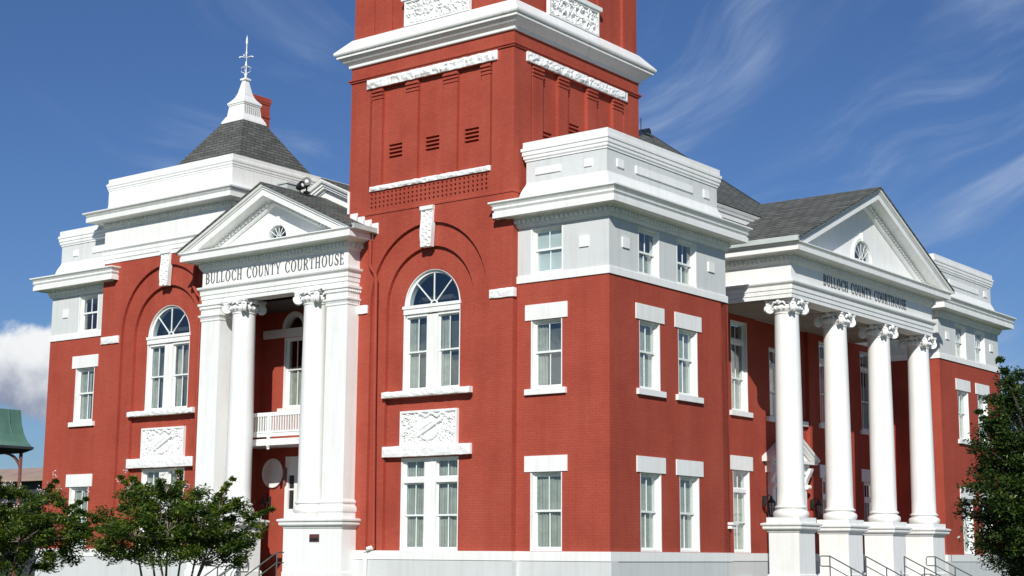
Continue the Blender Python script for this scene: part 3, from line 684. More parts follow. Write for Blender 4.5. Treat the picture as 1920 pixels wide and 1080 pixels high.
# ---------------- ionic column, pilaster and pedestal makers
def ionic_column(cx, cy, rb, rt, parent=CH, z0=1.03, z1=8.5):
    b = MB(); zt = 8.02
    pr = [(rb, 1.62)] + [(rb + (rt - rb) * (t ** 1.6), 1.62 + (zt - 1.62) * t) for t in [i / 14 for i in range(1, 15)]]
    pr = [(rb + .04, 1.56), (rb + .015, 1.60)] + pr
    b.lathe((cx, cy, 0), pr + [(rt + .03, zt + .01), (rt + .03, zt + .04), (rt - .01, zt + .05)], 48)
    sh = b.build('column', M['white'], parent, sharp=40)
    b = MB(); h = rb + .14
    b.box(WD, cx - h, cx + h, cy - h, cy + h, z0, z0 + .17)
    tor = [(rb + .02, z0 + .17)] + [(rb + .03 + .10 * math.sin(a), z0 + .29 - .12 * math.cos(a)) for a in [PI * i / 8 for i in range(9)]]
    tor += [(rb + .03, z0 + .43), (rb + .01, z0 + .46), (rb + .03, z0 + .475)] + [(rb + .03 + .045 * math.sin(a), z0 + .51 - .035 * math.cos(a)) for a in [PI * i / 6 for i in range(7)]]
    b.lathe((cx, cy, 0), tor + [(rb, z0 + .56)], 48); b.build('column_base', M['white'], sh, sharp=50)
    # capital: four diagonal volutes, echinus with eggs, abacus with hollow sides and a flower on each side
    b = MB(); zc = 8.20
    b.lathe((cx, cy, 0), [(rt - .02, zt + .03), (rt + .02, zt + .06), (rt + .09, zt + .13), (rt + .13, zt + .22), (rt + .10, zt + .29), (rt, zt + .33)], 40)
    for k in range(20):
        a = 2 * PI * k / 20; p = Vector((cx + (rt + .11) * math.cos(a), cy + (rt + .11) * math.sin(a), zt + .19))
        b.lathe(p, [(.0, -.07), (.035, -.04), (.045, 0), (.03, .05), (0, .07)], 6)
    for k in range(4):
        a = PI / 4 + k * PI / 2; dg = Vector((math.cos(a), math.sin(a), 0)); tn = Vector((-math.sin(a), math.cos(a), 0))
        c0 = Vector((cx, cy, zc)) + dg * (rt + .19)
        b.lathe(c0 - tn * .07, [(.165, 0), (.175, .02), (.13, .045), (.13, .095), (.175, .12), (.165, .14)], 24, axis=tn)
        for s in (-1, 1):
            pts = []
            for i in range(34):
                t = i / 33; q = PI / 2 + s * t * 2 * PI * 2.1; r = .165 * (1 - t) ** .85 + .018
                pts.append(c0 + tn * s * .078 + (dg * math.cos(q) * -s * s + Vector((0, 0, 1)) * math.sin(q)) * r)
            b.tube(pts, [.022 * (1 - .5 * i / 33) for i in range(34)], 6)
            b.lathe(c0 + tn * s * .07, [(.03, 0), (.03, .02), (.0, .035)], 10, axis=tn * s)
        # strap from the volute back into the bell, and leaf drops
        b.prism(lambda u, v, d, dg=dg, tn=tn: Vector((cx, cy, 0)) + dg * u + tn * d + Vector((0, 0, v)),
                [(rt - .1, zt + .18), (rt + .2, zt + .30), (rt + .32, zt + .30), (rt + .32, zt + .36), (rt - .1, zt + .36)], -.06, .06)
    # abacus
    h = rt + .30; ab = []; ab2 = []
    for k in range(4):
        a = PI / 4 + k * PI / 2; c1 = Vector((math.cos(a), math.sin(a))); a2 = a + PI / 2; c2 = Vector((math.cos(a2), math.sin(a2)))
        n1 = Vector((math.cos((a + a2) / 2), math.sin((a + a2) / 2)))
        A, B = c1 * h * 1.12, c2 * h * 1.12
        for t in (.06, .25, .5, .75, .94):
            p = A.lerp(B, t) - n1 * (.12 * math.sin(PI * t)); ab.append((cx + p.x, cy + p.y))
    b.prism(WD, ab, 8.37, 8.42); b.prism(WD, [(cx + (x - cx) * 1.05, cy + (y - cy) * 1.05) for x, y in ab], 8.425, 8.495)
    for k in range(4):
        a = k * PI / 2; p = Vector((cx + math.cos(a) * (rt + .15), cy + math.sin(a) * (rt + .15), 8.42))
        b.lathe(p, [(.0, -.02), (.09, .0), (.11, .03), (.05, .05), (.06, .08), (0, .1)], 8, axis=(math.cos(a), math.sin(a), 0))
        for s in (-1, 1):
            tn = Vector((-math.sin(a), math.cos(a), 0)) * s
            b.tube([p + tn * .06 - Vector((0, 0, .05)), p + tn * .17 - Vector((0, 0, .02)), p + tn * .25 - Vector((0, 0, .12))], [.04, .05, .025], 6)
    b.build('capital', M['carve'], sh, sharp=50)
    return sh

def pilaster(u0, u1, yb, yf, parent=CH):
    """square pier with moulded base and beaded capital, front at yf, back at yb"""
    b = MB(); b.box(WD, u0, u1, yf, yb, 1.55, 8.0); p = b.build('pilaster', M['white'], parent)
    b = MB(); b.ring(u0, u1, yf, yb, [(.06, 1.03), (.06, 1.2), (.1, 1.24), (.11, 1.31), (.09, 1.40), (.04, 1.43), (.03, 1.49), (.06, 1.51), (.07, 1.55), (.05, 1.59), (0, 1.63)]); b.build('pilaster_base', M['white'], p)
    b = MB(); b.ring(u0, u1, yf, yb, [(0, 7.86), (.025, 7.88), (.03, 7.92), (.02, 7.95), (.05, 8.0), (.09, 8.04), (.09, 8.09), (.02, 8.12), (.02, 8.26), (.06, 8.31), (.06, 8.38), (.11, 8.42), (.11, 8.495)])
    for F_, a, c_ in ((FR(yf), u0, u1), (RT(u1), yf, yb)):
        n = int((c_ - a) / .085)
        for i in range(n):
            q = F_(a + (i + .5) * (c_ - a) / n, 8.335, .06); b.lathe(q, [(0, -.045), (.03, -.02), (.03, .02), (0, .045)], 6)
            q = F_(a + (i + .5) * (c_ - a) / n, 7.97, .035); b.lathe(q, [(0, -.03), (.024, 0), (0, .03)], 6)
    b.build('pilaster_capital', M['carve'], p)
    return p

def pedestal(x0, x1, y0, y1, parent=CH, bottom=-1.75):
    b = MB(); b.ring(x0, x1, y0, y1, [(.05, bottom), (.05, -.68), (0, -.64), (0, .76)]); p = b.build('pedestal', M['stucco'] if False else M['white'], parent)
    b = MB(); b.ring(x0, x1, y0, y1, [(-.02, .70), (.03, .72), (.05, .76), (.07, .80), (.13, .81), (.15, .84), (.15, .90), (.13, .91), (.13, .93), (.19, .94), (.2, .97), (.2, 1.0), (.1, 1.03), (-.1, 1.035)]); b.build('pedestal_cap', M['white'], p)
    return p

ENT = [(-.3, 8.5), (0, 8.5), (0, 8.64), (.025, 8.64), (.025, 8.79), (.05, 8.79), (.05, 8.93), (.08, 8.96), (.12, 8.99), (.14, 9.03), (.14, 9.07), (.0, 9.09), (.0, 9.66), (.03, 9.67), (.05, 9.71), (.08, 9.74), (.08, 9.90), (.2, 9.94), (.25, 9.98), (.5, 10.0), (.5, 9.98), (.58, 9.98), (.58, 10.14), (.55, 10.155), (.57, 10.19), (.63, 10.235), (.63, 10.27), (.0, 10.38), (-.3, 10.38)]
RAKE = [(-.3, -.62), (.02, -.62), (.05, -.60), (.08, -.56), (.08, -.42), (.2, -.38), (.26, -.36), (.5, -.36), (.5, -.38), (.56, -.38), (.56, -.17), (.6, -.15), (.6, -.12), (.56, -.11), (.56, -.09), (.63, -.07), (.66, 0), (-.3, 0)]

# --- lettering
def glyph(ch):
    """polygons of a roman capital on a unit height; returns (width, polys)"""
    T, t = .125, .045; P = []
    def stem(x, w, y0=0, y1=1): P.append([(x, y0), (x + w, y0), (x + w, y1), (x, y1)])
    def serif(x, w, y, e=.08):
        P.append([(x - e, y), (x + w + e, y), (x + w + e, y + .04), (x - e, y + .04)])
    def bar(x0, x1, y, h=t): P.append([(x0, y), (x1, y), (x1, y + h), (x0, y + h)])
    def bowl(cx, cy, rx, ry, a0, a1, tx=T, ty=t, n=14):
        for i in range(n):
            q0, q1 = a0 + (a1 - a0) * i / n, a0 + (a1 - a0) * (i + 1) / n
            P.append([(cx + rx * math.cos(q0), cy + ry * math.sin(q0)), (cx + rx * math.cos(q1), cy + ry * math.sin(q1)),
                      (cx + (rx - tx) * math.cos(q1), cy + (ry - ty) * math.sin(q1)), (cx + (rx - tx) * math.cos(q0), cy + (ry - ty) * math.sin(q0))])
    def diag(xa, ya, xb, yb, w): P.append([(xa, ya), (xa + w, ya), (xb + w, yb), (xb, yb)])
    w = .7
    if ch == 'L': stem(.1, T); serif(.1, T, .96); serif(.1, T, 0); bar(.1, .56, 0); stem(.52, t, 0, .24); w = .62
    elif ch == 'E':
        stem(.1, T); serif(.1, T, .96); serif(.1, T, 0); bar(.1, .56, 0); bar(.1, .54, .95); bar(.1, .45, .48); stem(.52, t, 0, .22); stem(.5, t, .8, 1); stem(.42, t, .4, .6); w = .62
    elif ch == 'B': stem(.1, T); serif(.1, T, .96); serif(.1, T, 0); bowl(.3, .74, .28, .26, -PI / 2, PI / 2); bowl(.3, .26, .33, .26, -PI / 2, PI / 2); bar(.1, .3, .95); bar(.1, .3, .475); bar(.1, .3, 0); w = .68
    elif ch == 'R': stem(.1, T); serif(.1, T, .96); serif(.1, T, 0); bowl(.3, .74, .3, .26, -PI / 2, PI / 2); bar(.1, .3, .95); bar(.1, .3, .475); diag(.56, 0, .3, .5, T); bar(.54, .78, 0, .04); w = .76
    elif ch == 'H': stem(.1, T); stem(.55, T); bar(.2, .6, .48); [serif(x, T, y) for x in (.1, .55) for y in (0, .96)]; w = .8
    elif ch == 'N': stem(.12, t); stem(.62, t); diag(.62 - .1, 0, .08, 1, T); serif(.12, t, 0); serif(.62, t, .96); serif(.1, .02, .96); w = .78
    elif ch == 'U': stem(.1, T, .3); serif(.1, T, .96); stem(.6, t, .3); serif(.6, t, .96); bowl(.375, .32, .275, .34, PI, 2 * PI, .1, .07); w = .78
    elif ch == 'O': bowl(.42, .5, .36, .52, 0, 2 * PI, T, .045, 26); w = .84
    elif ch == 'C': bowl(.44, .5, .37, .52, math.radians(48), math.radians(312), T, .045, 22); stem(.66, t, .72, .95); stem(.66, t, .05, .2); w = .76
    elif ch == 'T': stem(.28, T); serif(.28, T, 0); bar(.04, .67, .95); stem(.03, t, .76, 1); stem(.63, t, .76, 1); w = .7
    elif ch == 'Y': stem(.3, T, 0, .48); serif(.3, T, 0); diag(.3, .45, .04, 1, T); diag(.38, .45, .62, 1, t); serif(.05, .12, .96, .06); serif(.62, .03, .96, .07); w = .7
    elif ch == 'S': bowl(.32, .745, .24, .27, math.radians(30), math.radians(250), .1, .06, 14); bowl(.3, .26, .26, .28, math.radians(-150), math.radians(80), .11, .06, 14); diag(.36, .36, .14, .62, .16); stem(.52, .04, .74, .95); stem(.05, .04, .06, .28); w = .6
    return w, P
def lettering(F, text, u0, u1, v0, h, d, parent):
    items = []; x = 0
    for ch in text:
        if ch == ' ': x += .55; continue
        w, P = glyph(ch); items.append((x, P)); x += w + .10
    x -= .10; sx = (u1 - u0) / x; b = MB()
    for ox, P in items:
        for i, poly in enumerate(P): b.prism(F, [(u0 + (ox + p) * sx, v0 + q * h) for p, q in poly], d - .012, d + .018 + i * .0002)
    return b.build('lettering', M['letter'], parent)

def pediment_window(F, cu, cv, r, d, parent):
    b = MB(); b.arcband(F, cu, cv, r, r + .12, 0, PI, d - .03, d + .07)
    b.box(F, cu - r - .12, cu + r + .12, cv - .08, cv, d - .03, d + .08)
    b.prism(F, [(cu - .07, cv + r - .02), (cu + .07, cv + r - .02), (cu + .11, cv + r + .28), (cu - .11, cv + r + .28)], d - .02, d + .11)
    fr = b.build('fanlight_frame', M['white'], parent)
    s = MB()
    for a in (36, 63, 90, 117, 144):
        a = math.radians(a); p, q = math.cos(a), math.sin(a); w = .011
        s.prism(F, [(cu + .15 * r * p - w * q, cv + .15 * r * q + w * p), (cu + .15 * r * p + w * q, cv + .15 * r * q - w * p), (cu + r * p + w * q, cv + r * q - w * p), (cu + r * p - w * q, cv + r * q + w * p)], d - .03, d - .012)
    s.arcband(F, cu, cv, .20 * r, .25 * r, 0, PI, d - .03, d - .012, 12); s.build('fan_muntin', M['sash'], fr)
    g = MB(); g.prism(F, arch_pts(cu, cv, r + .01), d - .05, d - .045); g.build('fan_pane', M['glass'], fr)
    return fr

def portico(F, ul, ur, ring_rect, vt, slope, gl, text, tu, tv, th, rc, roof_back, d_tym=-.08):
    """entablature, pediment and roof; u runs along the front"""
    cu = (ul + ur) / 2; e = .64
    b = MB(); b.ring(*ring_rect, ENT); dentils(b, F, ul - .08, ur + .08, 9.76, 9.9, .07, .17)
    x0, x1, y0, y1 = ring_rect
    if F(0, 0, 0).y == F(1, 0, 0).y: dentils(b, RT(x1), y0, y1 - .3, 9.76, 9.9, .07, .17)
    else: dentils(b, FR(y0), x0 + .3, x1, 9.76, 9.9, .07, .17)
    en = b.build('entablature', M['white'], CH)
    lettering(F, text, tu[0], tu[1], tv, th, 0, en)
    # tympanum wall with a fanlight opening
    hb = 10.36; top = vt - .55; half = (top - hb) / slope
    r = rc[2]
    ty = panel('tympanum', F, [(cu - half, hb), (cu + half, hb), (cu, top)], [[(rc[0] + (r) * math.cos(PI * i / 20), rc[1] + (r) * math.sin(PI * i / 20)) for i in range(21)]], d_tym - .2, d_tym, M['white'], CH)
    pediment_window(F, rc[0], rc[1], r, d_tym, ty)
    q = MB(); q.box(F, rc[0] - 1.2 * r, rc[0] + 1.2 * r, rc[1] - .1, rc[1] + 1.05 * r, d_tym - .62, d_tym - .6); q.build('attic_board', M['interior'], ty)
    b = MB(); b.rake(F, ul - e, ur + e, vt, slope, RAKE)
    # dentils climbing the rake
    n = int((ur - ul) / 2 / .17)
    for s in (-1, 1):
        for i in range(n):
            u = cu + s * (.25 + i * .165); v = vt - slope * abs(u - cu)
            b.prism(F, [(u - .045, v - .53 + .045 * slope * s), (u + .045, v - .53 - .045 * slope * s), (u + .045, v - .42 - .045 * slope * s), (u - .045, v - .42 + .045 * slope * s)], .07, .17)
    clip_below(b.build('raking_cornice', M['white'], CH), 10.262)
    # roof slab
    b = MB(); b.rake(F, ul - e - .05, ur + e + .05, vt + .075, slope, [(.69, 0), (.69, -.065), (roof_back, -.065), (roof_back, 0)]); b.build('portico_roof', M['shingle'], CH)
    return en

# ---------------- front portico (in antis)
YF = -.78
FF = FR(YF)
en = portico(FF, -16.68, -9.66, (-16.68, -9.66, YF, .15), 12.22, .471, None, 'BULLOCH COUNTY COURTHOUSE', (-16.52, -9.84), 9.20, .38, (-13.02, 10.46, .44), -2.5)
for s in (-1, 1): ionic_column(CX + s * 1.73, -.40, .44, .395)
pilaster(-16.68, -15.74, .0, -.76); pilaster(-10.60, -9.66, .0, -.76)
pedestal(-16.80, -14.25, -.88, .1); pedestal(-12.10, -9.56, -.88, .1)
# gutter down the visible eave, stepped flashing against the tower
b = MB(); b.box(WD, -9.02, -8.88, -1.36, -.24, 10.20, 10.36); b.build('gutter', M['gutter'], CH)
b = MB()
for i in range(4):
    u = -10.12 + i * .31; z = 12.22 + .08 - .471 * (u - CX)
    b.box(FR(-.23), u, u + .33, z - .25, z + .12, .0, .03)
b.box(FR(-.23), -10.26, -10.18, 11.0, 11.75, -.02, .035)
b.build('stepped_flashing', M['white'], CH)
# recess behind the columns
BK = 2.1; G = FR(BK)
holes = [rect(CX + s * 1.78 - .52, CX + s * 1.78 + .52, 5.0, 7.55) for s in (-1, 1)]
holes += [arch_pts(CX + s * 1.78, 7.86, .50) for s in (-1, 1)]
panel('porch_back_wall', G, rect(-16.62, -9.72, -1.0, 8.9), holes, -.35, 0, M['brick'], CH)
for s in (-1, 1):
    c = CX + s * 1.78
    w = sash_window(G, c - .52, c + .52, 5.0, 7.55, CH, lintel=False, split=6.40, cover='curtain', cover_to=.6)
    b = MB(); b.arcband(G, c, 7.86, .42, .60, 0, PI, -.15, .05); b.build('arch_trim', M['white'], w)
    g = MB(); g.prism(G, arch_pts(c, 7.86, .45), -.1, -.09); g.build('pane', M['glass'], w)
b = MB(); b.box(G, -16.5, -9.84, 7.56, 7.86, -.1, .08); b.build('band_course', M['white'], CH)
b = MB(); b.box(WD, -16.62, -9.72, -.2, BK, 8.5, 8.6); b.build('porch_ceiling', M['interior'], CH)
b = MB(); b.box(WD, -16.6, -9.74, -.60, BK, -1.0, -.95)
for i in range(5): b.box(WD, -14.2, -12.15, -.95 - .3 * i, -.55, -1.12 - .14 * i, -.955 - .14 * i)
b.build('entrance_steps', M['concrete'], CH)
b = MB(); b.box(WD, -16.6, -9.74, .42, BK, 3.6, 3.76); b.box(WD, -16.6, -9.74, .3, .42, 3.55, 3.77)
b.box(WD, -16.6, -9.74, .36, .44, 3.85, 3.98)
bal = b.build('balcony', M['white'], CH)
b = MB(); b.box(WD, -16.6, -9.74, .34, .42, 4.55, 4.68); b.box(WD, -16.6, -9.74, .34, .40, 3.98, 4.04)
n = 56
for i in range(n):
    u = -16.55 + i * (6.8 / n); b.box(WD, u, u + .045, .355, .40, 4.04, 4.56)
for u in (-14.26, -12.08):
    b.box(WD, u - .04, u + .04, .27, .36, 3.5, 4.66); b.lathe((u, .315, 3.44), [(0, -.05), (.05, -.02), (.05, .03), (0, .06)], 10)
b.build('balustrade', M['sash'], bal)
b = MB(); b.box(G, -15.15, -14.98, -.95, 3.28, -.1, .08); b.box(G, -11.36, -11.19, -.95, 3.28, -.1, .08)
b.box(G, -14.98, -11.36, 2.62, 3.28, -.1, .06); b.box(G, -14.72, -14.3, -.95, 2.62, -.1, .05); b.box(G, -12.04, -11.62, -.95, 2.62, -.1, .05)
b.box(G, -14.98, -14.72, 2.1, 2.16, -.05, .03); b.box(G, -14.98, -14.72, -.95, 1.45, -.05, .03); b.box(G, -11.62, -11.36, -.95, 1.45, -.05, .03)
b.box(G, -14.3, -12.04, -.95, 2.62, -.06, -.02); b.box(G, -13.2, -13.14, -.95, 2.62, -.02, .0)
dr = b.build('entrance_door', M['white'], CH)
g = MB(); g.box(G, -14.98, -14.72, 1.45, 2.62, -.02, .01); g.box(G, -11.62, -11.36, 1.45, 2.62, -.02, .01); g.build('sidelight', M['dark'], dr)

# second gable behind the porch roof
F2 = FR(1.55)
b = MB(); b.prism(F2, [(-15.98, 11.0), (-10.22, 11.0), (-10.22, 11.5), (CX, 12.55), (-15.98, 11.3)], -.4, -.12); b.build('gable_wall', M['carve'], CH)
b = MB(); b.rake(F2, -15.9, -10.3, 12.92, .471, [(-.3, -.36), (-.06, -.36), (-.03, -.30), (.06, -.30), (.06, -.24), (.12, -.22), (.12, -.14), (.2, -.12), (.24, -.04), (.24, 0), (-.3, 0)]); b.build('gable_cornice', M['white'], CH)
b = MB(); b.rake(F2, -15.9, -10.3, 12.97, .471, [(.2, 0), (.2, -.045), (-6, -.045), (-6, 0)]); b.build('gable_roof', M['shingle'], CH)

# ---------------- side portico (four columns)
XB0 = -2.56; XF = .88; GG = RT(XF)
en2 = portico(GG, 9.6, 21.42, (XB0, XF, 9.6, 21.42), 13.25, .446, None, 'BULLOCH COUNTY COURTHOUSE', (11.97, 18.95), 9.24, .37, (15.32, 10.60, .74), -5.2)
for i in range(4):
    y = 10.30 + i * 3.66
    ionic_column(.31, y, .465, .41); pedestal(-.24, .87, y - .56, y + .56)
b = MB(); b.box(WD, -2.4, 1.55, 8.83, 8.95, 10.25, 10.42); b.build('gutter', M['gutter'], CH); b = MB(); b.box(WD, -2.4, 1.55, 22.07, 22.19, 10.25, 10.42); b.build('gutter', M['gutter'], CH)
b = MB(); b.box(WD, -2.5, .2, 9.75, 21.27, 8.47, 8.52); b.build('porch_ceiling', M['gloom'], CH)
b = MB(); b.box(WD, -2.49, 1.05, 9.9, 21.1, -1.0, -.9)
for i in range(5): b.box(WD, .9, 1.35 + .3 * i, 10.72 - .02, 20.56, -1.12 - .14 * i, -.905 - .14 * i)
b.build('entrance_steps', M['concrete'], CH)
# side wall behind the columns, set back between the pavilions
XB = -2.5; W1 = RT(XB)
def tall_pair(c, cover_to):
    sash_window(W1, c - .6, c + .6, 5.0, 8.25, CH, lintel=False, transom=7.52, split=6.2, cover_to=cover_to)
    sash_window(W1, c - .6, c + .6, .04, 2.92, CH, sill=False, transom=2.2, split=1.1, lintel_h=.5)
for y0_, y1_, cs in ((6.4, 13.25, (8.3, 12.0)), (17.4, 24.4, (18.9, 22.6))):
    panel('brick_wall', W1, rect(y0_, y1_, -.02, 8.5), [rect(c - .6, c + .6, 5.0, 8.25) for c in cs] + [rect(c - .6, c + .6, .04, 2.92) for c in cs], -.35, 0, M['brick'], CH)
    for c in cs: tall_pair(c, .75)
W2 = RT(XB - .15)
panel('brick_wall', W2, rect(13.25, 17.4, -1.0, 8.5), [rect(14.5, 17.0, 5.0, 7.6)], -.35, 0, M['brick'], CH)
sash_window(W2, 14.5, 17.0, 5.0, 7.6, CH, lintel=False, sill=False, transom=6.95, split=5.95, muntin=3, cover_to=.7)
b = MB(); b.box(W2, 14.2, 17.3, 4.82, 4.998, -.1, .14); b.build('stone_sill', M['white'], CH)
b = MB(); b.box(WD, XB - .3, 0, 6.4, 6.75, -.02, 8.0); b.build('brick_wall', M['brick'], CH)
b = MB(); b.box(WD, XB - .36, XB - .01, 6.4, 24.5, 8.5, 11.75); b.build('upper_wall', M['white'], CH)
b = MB(); b.ring(-24.5, XB, 2.6, 30.2, [(-.4, 11.45), (.05, 11.45), (.08, 11.52), (.1, 11.62), (.22, 11.66), (.24, 11.70), (.42, 11.72), (.42, 11.86), (.46, 11.90), (.48, 11.97), (.45, 11.98), (.50, 12.02), (.54, 12.12), (.46, 12.14), (-.4, 12.3)]); b.build('main_cornice', M['white'], CH)
# door case with pediment behind the first column
b = MB(); D = RT(XB - .15); c = 15.55
b.box(D, c - 1.35, c - 1.1, -.95, 2.95, -.1, .2); b.box(D, c + 1.1, c + 1.35, -.95, 2.95, -.1, .2)
b.box(D, c - 1.5, c + 1.5, 2.95, 3.34, -.1, .26)
b.box(D, c - 1.64, c + 1.64, 3.34, 3.46, -.1, .50)
b.rake(D, c - 1.74, c + 1.74, 4.46, .54, [(-.1, -.18), (.5, -.18), (.5, -.1), (.56, -.08), (.6, 0), (-.1, 0)])
b.prism(D, [(c - 1.45, 3.46), (c + 1.45, 3.46), (c, 4.25)], -.1, .28)
dc = b.build('door_case', M['white'], CH)
for s in (-1, 1):
    b = MB(); u = c + s * 1.32
    pts = [(.28 + .18 * math.cos(t * PI * .9) * (1 - t * .45), 3.2 - .72 * t) for t in [i / 12 for i in range(13)]]
    for i in range(12):
        p, q = pts[i], pts[i + 1]
        b.add([D(u - .11, p[1], .15), D(u + .11, p[1], .15), D(u + .11, p[1], p[0]), D(u - .11, p[1], p[0]), D(u - .11, q[1], .15), D(u + .11, q[1], .15), D(u + .11, q[1], q[0]), D(u - .11, q[1], q[0])],
              [(0, 1, 2, 3), (4, 5, 6, 7), (0, 1, 5, 4), (1, 2, 6, 5), (2, 3, 7, 6), (3, 0, 4, 7)])
    b.lathe(D(u - .12, 2.5, .27), [(.09, 0), (.09, .24)], 12, axis=(0, 1, 0))
    b.build('scroll_bracket', M['white'], dc)
b = MB(); b.box(D, c - 1.1, c - .03, -.9, 2.94, -.1, -.03); b.box(D, c + .03, c + 1.1, -.9, 2.94, -.1, -.03); b.box(D, c - .03, c + .03, -.9, 2.94, -.1, .0)
b.build('door', M['white'], dc)
g = MB(); g.box(D, c - .95, c - .2, .1, 2.6, -.03, -.02); g.box(D, c + .2, c + .95, .1, 2.6, -.03, -.02); g.build('door_pane', M['glass'], dc)

# ---------------- hidden walls, slabs added to stop light, main roof
b = MB()
b.box(WD, -26.35, -26.0, .35, 30.9, -1.7, 10.3); b.box(WD, -26.0, -.35, 30.55, 30.9, -1.7, 8.0); b.box(WD, -22.9, -22.6, 1.0, 6.75, -.02, 10.3)
b.build('outer_wall', M['brick'], CH)
b = MB()  # dark slabs and partitions added inside to stop light
for z in (-.3, 3.95, 7.95): b.box(WD, -25.9, -3.0, 2.5, 30.4, z, z + .15)
for xx0, xx1 in ((-25.9, -17.0), (-9.3, -.5)):
    for z in (-.3, 3.95, 7.95): b.box(WD, xx0, xx1, .7, 2.4, z, z + .15)
b.box(WD, -2.4, -.4, 6.2, 6.3, -.3, 10); b.box(WD, -2.4, -.4, 24.6, 24.7, -.3, 10); b.box(WD, -9.3, -.5, 2.4, 2.5, -.3, 10.2); b.box(WD, -25.9, -17.0, 2.4, 2.5, -.3, 10.2)
b.box(WD, -4.2, -4.1, 2.5, 30, -.3, 8.5)
b.box(WD, -17.2, -9.2, 3.2, 3.3, 8.1, 12.1); b.build('light_stop_slab', M['interior'], CH)
b = MB()
zE, xE = 11.5, -.45; k = .745
pk = [(-8.5, 15.25, 17.02), (-17.9, 15.25, 17.02)]
E1 = (-.3, 2.3 + 0, zE - .1)
b.add([(-12, 15.2, 12.5), (-2.3, 26.0, 12.28), (-12, 26.0, 14.2), (-24.4, 26.0, 12.28), (-2.3, 16, 12.28), (-24.4, 16, 12.28), (-12, 30, 12.2)], [(4, 1, 2, 0), (5, 3, 2, 0), (1, 3, 2), (1, 6, 3)])
b.add([(-1.98, 2.2, 12.18), (-1.98, 16.1, 12.18), (-24.5, 16.1, 12.18), (-24.5, 2.2, 12.18), pk[0], pk[1]], [(0, 1, 4), (1, 2, 5, 4), (2, 3, 5), (3, 0, 4, 5), (0, 3, 2, 1)])
mr = b.build('main_roof', M['shingle'], CH)
b = MB(); b.tube([(-8.3, 15.25, 16.95), (-17.9, 15.25, 16.98)], .16, 8); b.tube([(-8.5, 15.25, 17.0), (-7.3, 12.8, 16.05)], .12, 6); b.tube([(-8.5, 15.25, 17.0), (-1.98, 16.1, 12.18)], .04, 6)
b.tube([(-8.6, 15.1, 17.0), (-8.6, 15.1, 17.55)], .02, 6)
b.build('ridge_cap', M['dark'], mr)

# downspouts
def bend(name, pts, r, mat): b = MB(); b.tube(pts, r, 10); return b.build(name, mat, CH)
bend('downspout', [(-9.12, -.34, 10.3), (-9.12, -.34, 9.18), (-9.05, -.34, 9.05), (-8.90, -.34, 8.88), (-8.83, -.34, 8.7), (-8.80, -.32, 4.0), (-8.72, -.32, .08)], .058, M['brick'])
bend('downspout', [(-8.72, -.30, .09), (-8.76, -.34, .12), (-8.9, -.38, .08), (-9.0, -.38, -.05), (-9.02, -.38, -1.7)], .07, M['white'])
bend('downspout', [(-17.62, -.34, 10.1), (-17.66, -.34, 9.55), (-17.66, -.34, 9.3), (-17.45, -.34, 9.0), (-17.25, -.34, 8.85), (-17.22, -.34, 0)], .055, M['brick'])

# ------------------------------------------------------------------ small things fixed to or standing at the building
def plaque():
    t = thing('wall_plaque', (-10.74, -.885, .29), 'small square dark bronze plaque on the white pedestal right of the front steps', 'plaque')
    b = MB(); b.box(FR(-.885), -10.955, -10.53, .29, .53, 0, .02); b.build('plate', M['brown'], t)
    b = MB(); b.box(FR(-.905), -10.93, -10.555, .315, .41, 0, .006); b.build('raised_face', M['dark'], t)
plaque()
t = thing('round_sign', (-15.84, 1.98, 2.2), 'round white disc hung on the red wall under the front balcony', 'sign')
b = MB(); b.lathe((-15.80, 2.08, 2.72), [(.50, 0), (.52, .03), (.52, .06), (.48, .07), (.47, .055), (.3, .05), (.28, .06), (0, .06)], 48, axis=(0, -1, 0)); b.build('disc', M['white'], t)
b = MB(); b.box(WD, -15.12, -15.06, 1.9, 2.08, 2.3, 2.9); b.build('hanger', M['post'], t)

def wall_lantern(x, y, z, label, ax=(0, 1)):
    t = thing('wall_lantern', (x, y, z), label, 'lantern', 'black wall lanterns beside the doors')
    b = MB(); b.lathe((x, y, z), [(.02, -.32), (.06, -.28), (.09, -.24)], 8, smooth=False); b.lathe((x, y, z), [(.17, .2), (.14, .26), (.05, .36), (.05, .40), (.0, .46)], 8, smooth=False)
    for k in range(8):
        a = 2 * PI * (k + .5) / 8
        b.tube([(x + .085 * math.cos(a), y + .085 * math.sin(a), z - .25), (x + .155 * math.cos(a), y + .155 * math.sin(a), z + .22)], .012, 5)
    b.build('cage', M['dark'], t)
    b = MB(); b.lathe((x, y, z), [(.07, -.24), (.14, .2)], 8, smooth=False); b.build('lantern_glass', M['glass'], t)
    b = MB(); p, q = ax; b.tube([(x, y, z + .42), (x + .12 * p, y + .12 * q, z + .5), (x + .28 * p, y + .28 * q, z + .35)], .02, 6); b.box(WD, x + .27 * p - .06, x + .27 * p + .06, y + .27 * q - .06, y + .27 * q + .03, z + .1, z + .45); b.build('bracket', M['dark'], t)
    return t
wall_lantern(-15.95, 1.80, 1.45, 'black wall lantern on the red wall left of the front door')
def side_lantern(x, y, z, label):
    t = wall_lantern(x, y, z, label, (-1, 0)); return t
side_lantern(-2.2, 13.62, 1.62, 'black lantern beside the side door, left of the first column')
side_lantern(-2.2, 17.35, 1.62, 'black lantern behind the foot of the second side column')

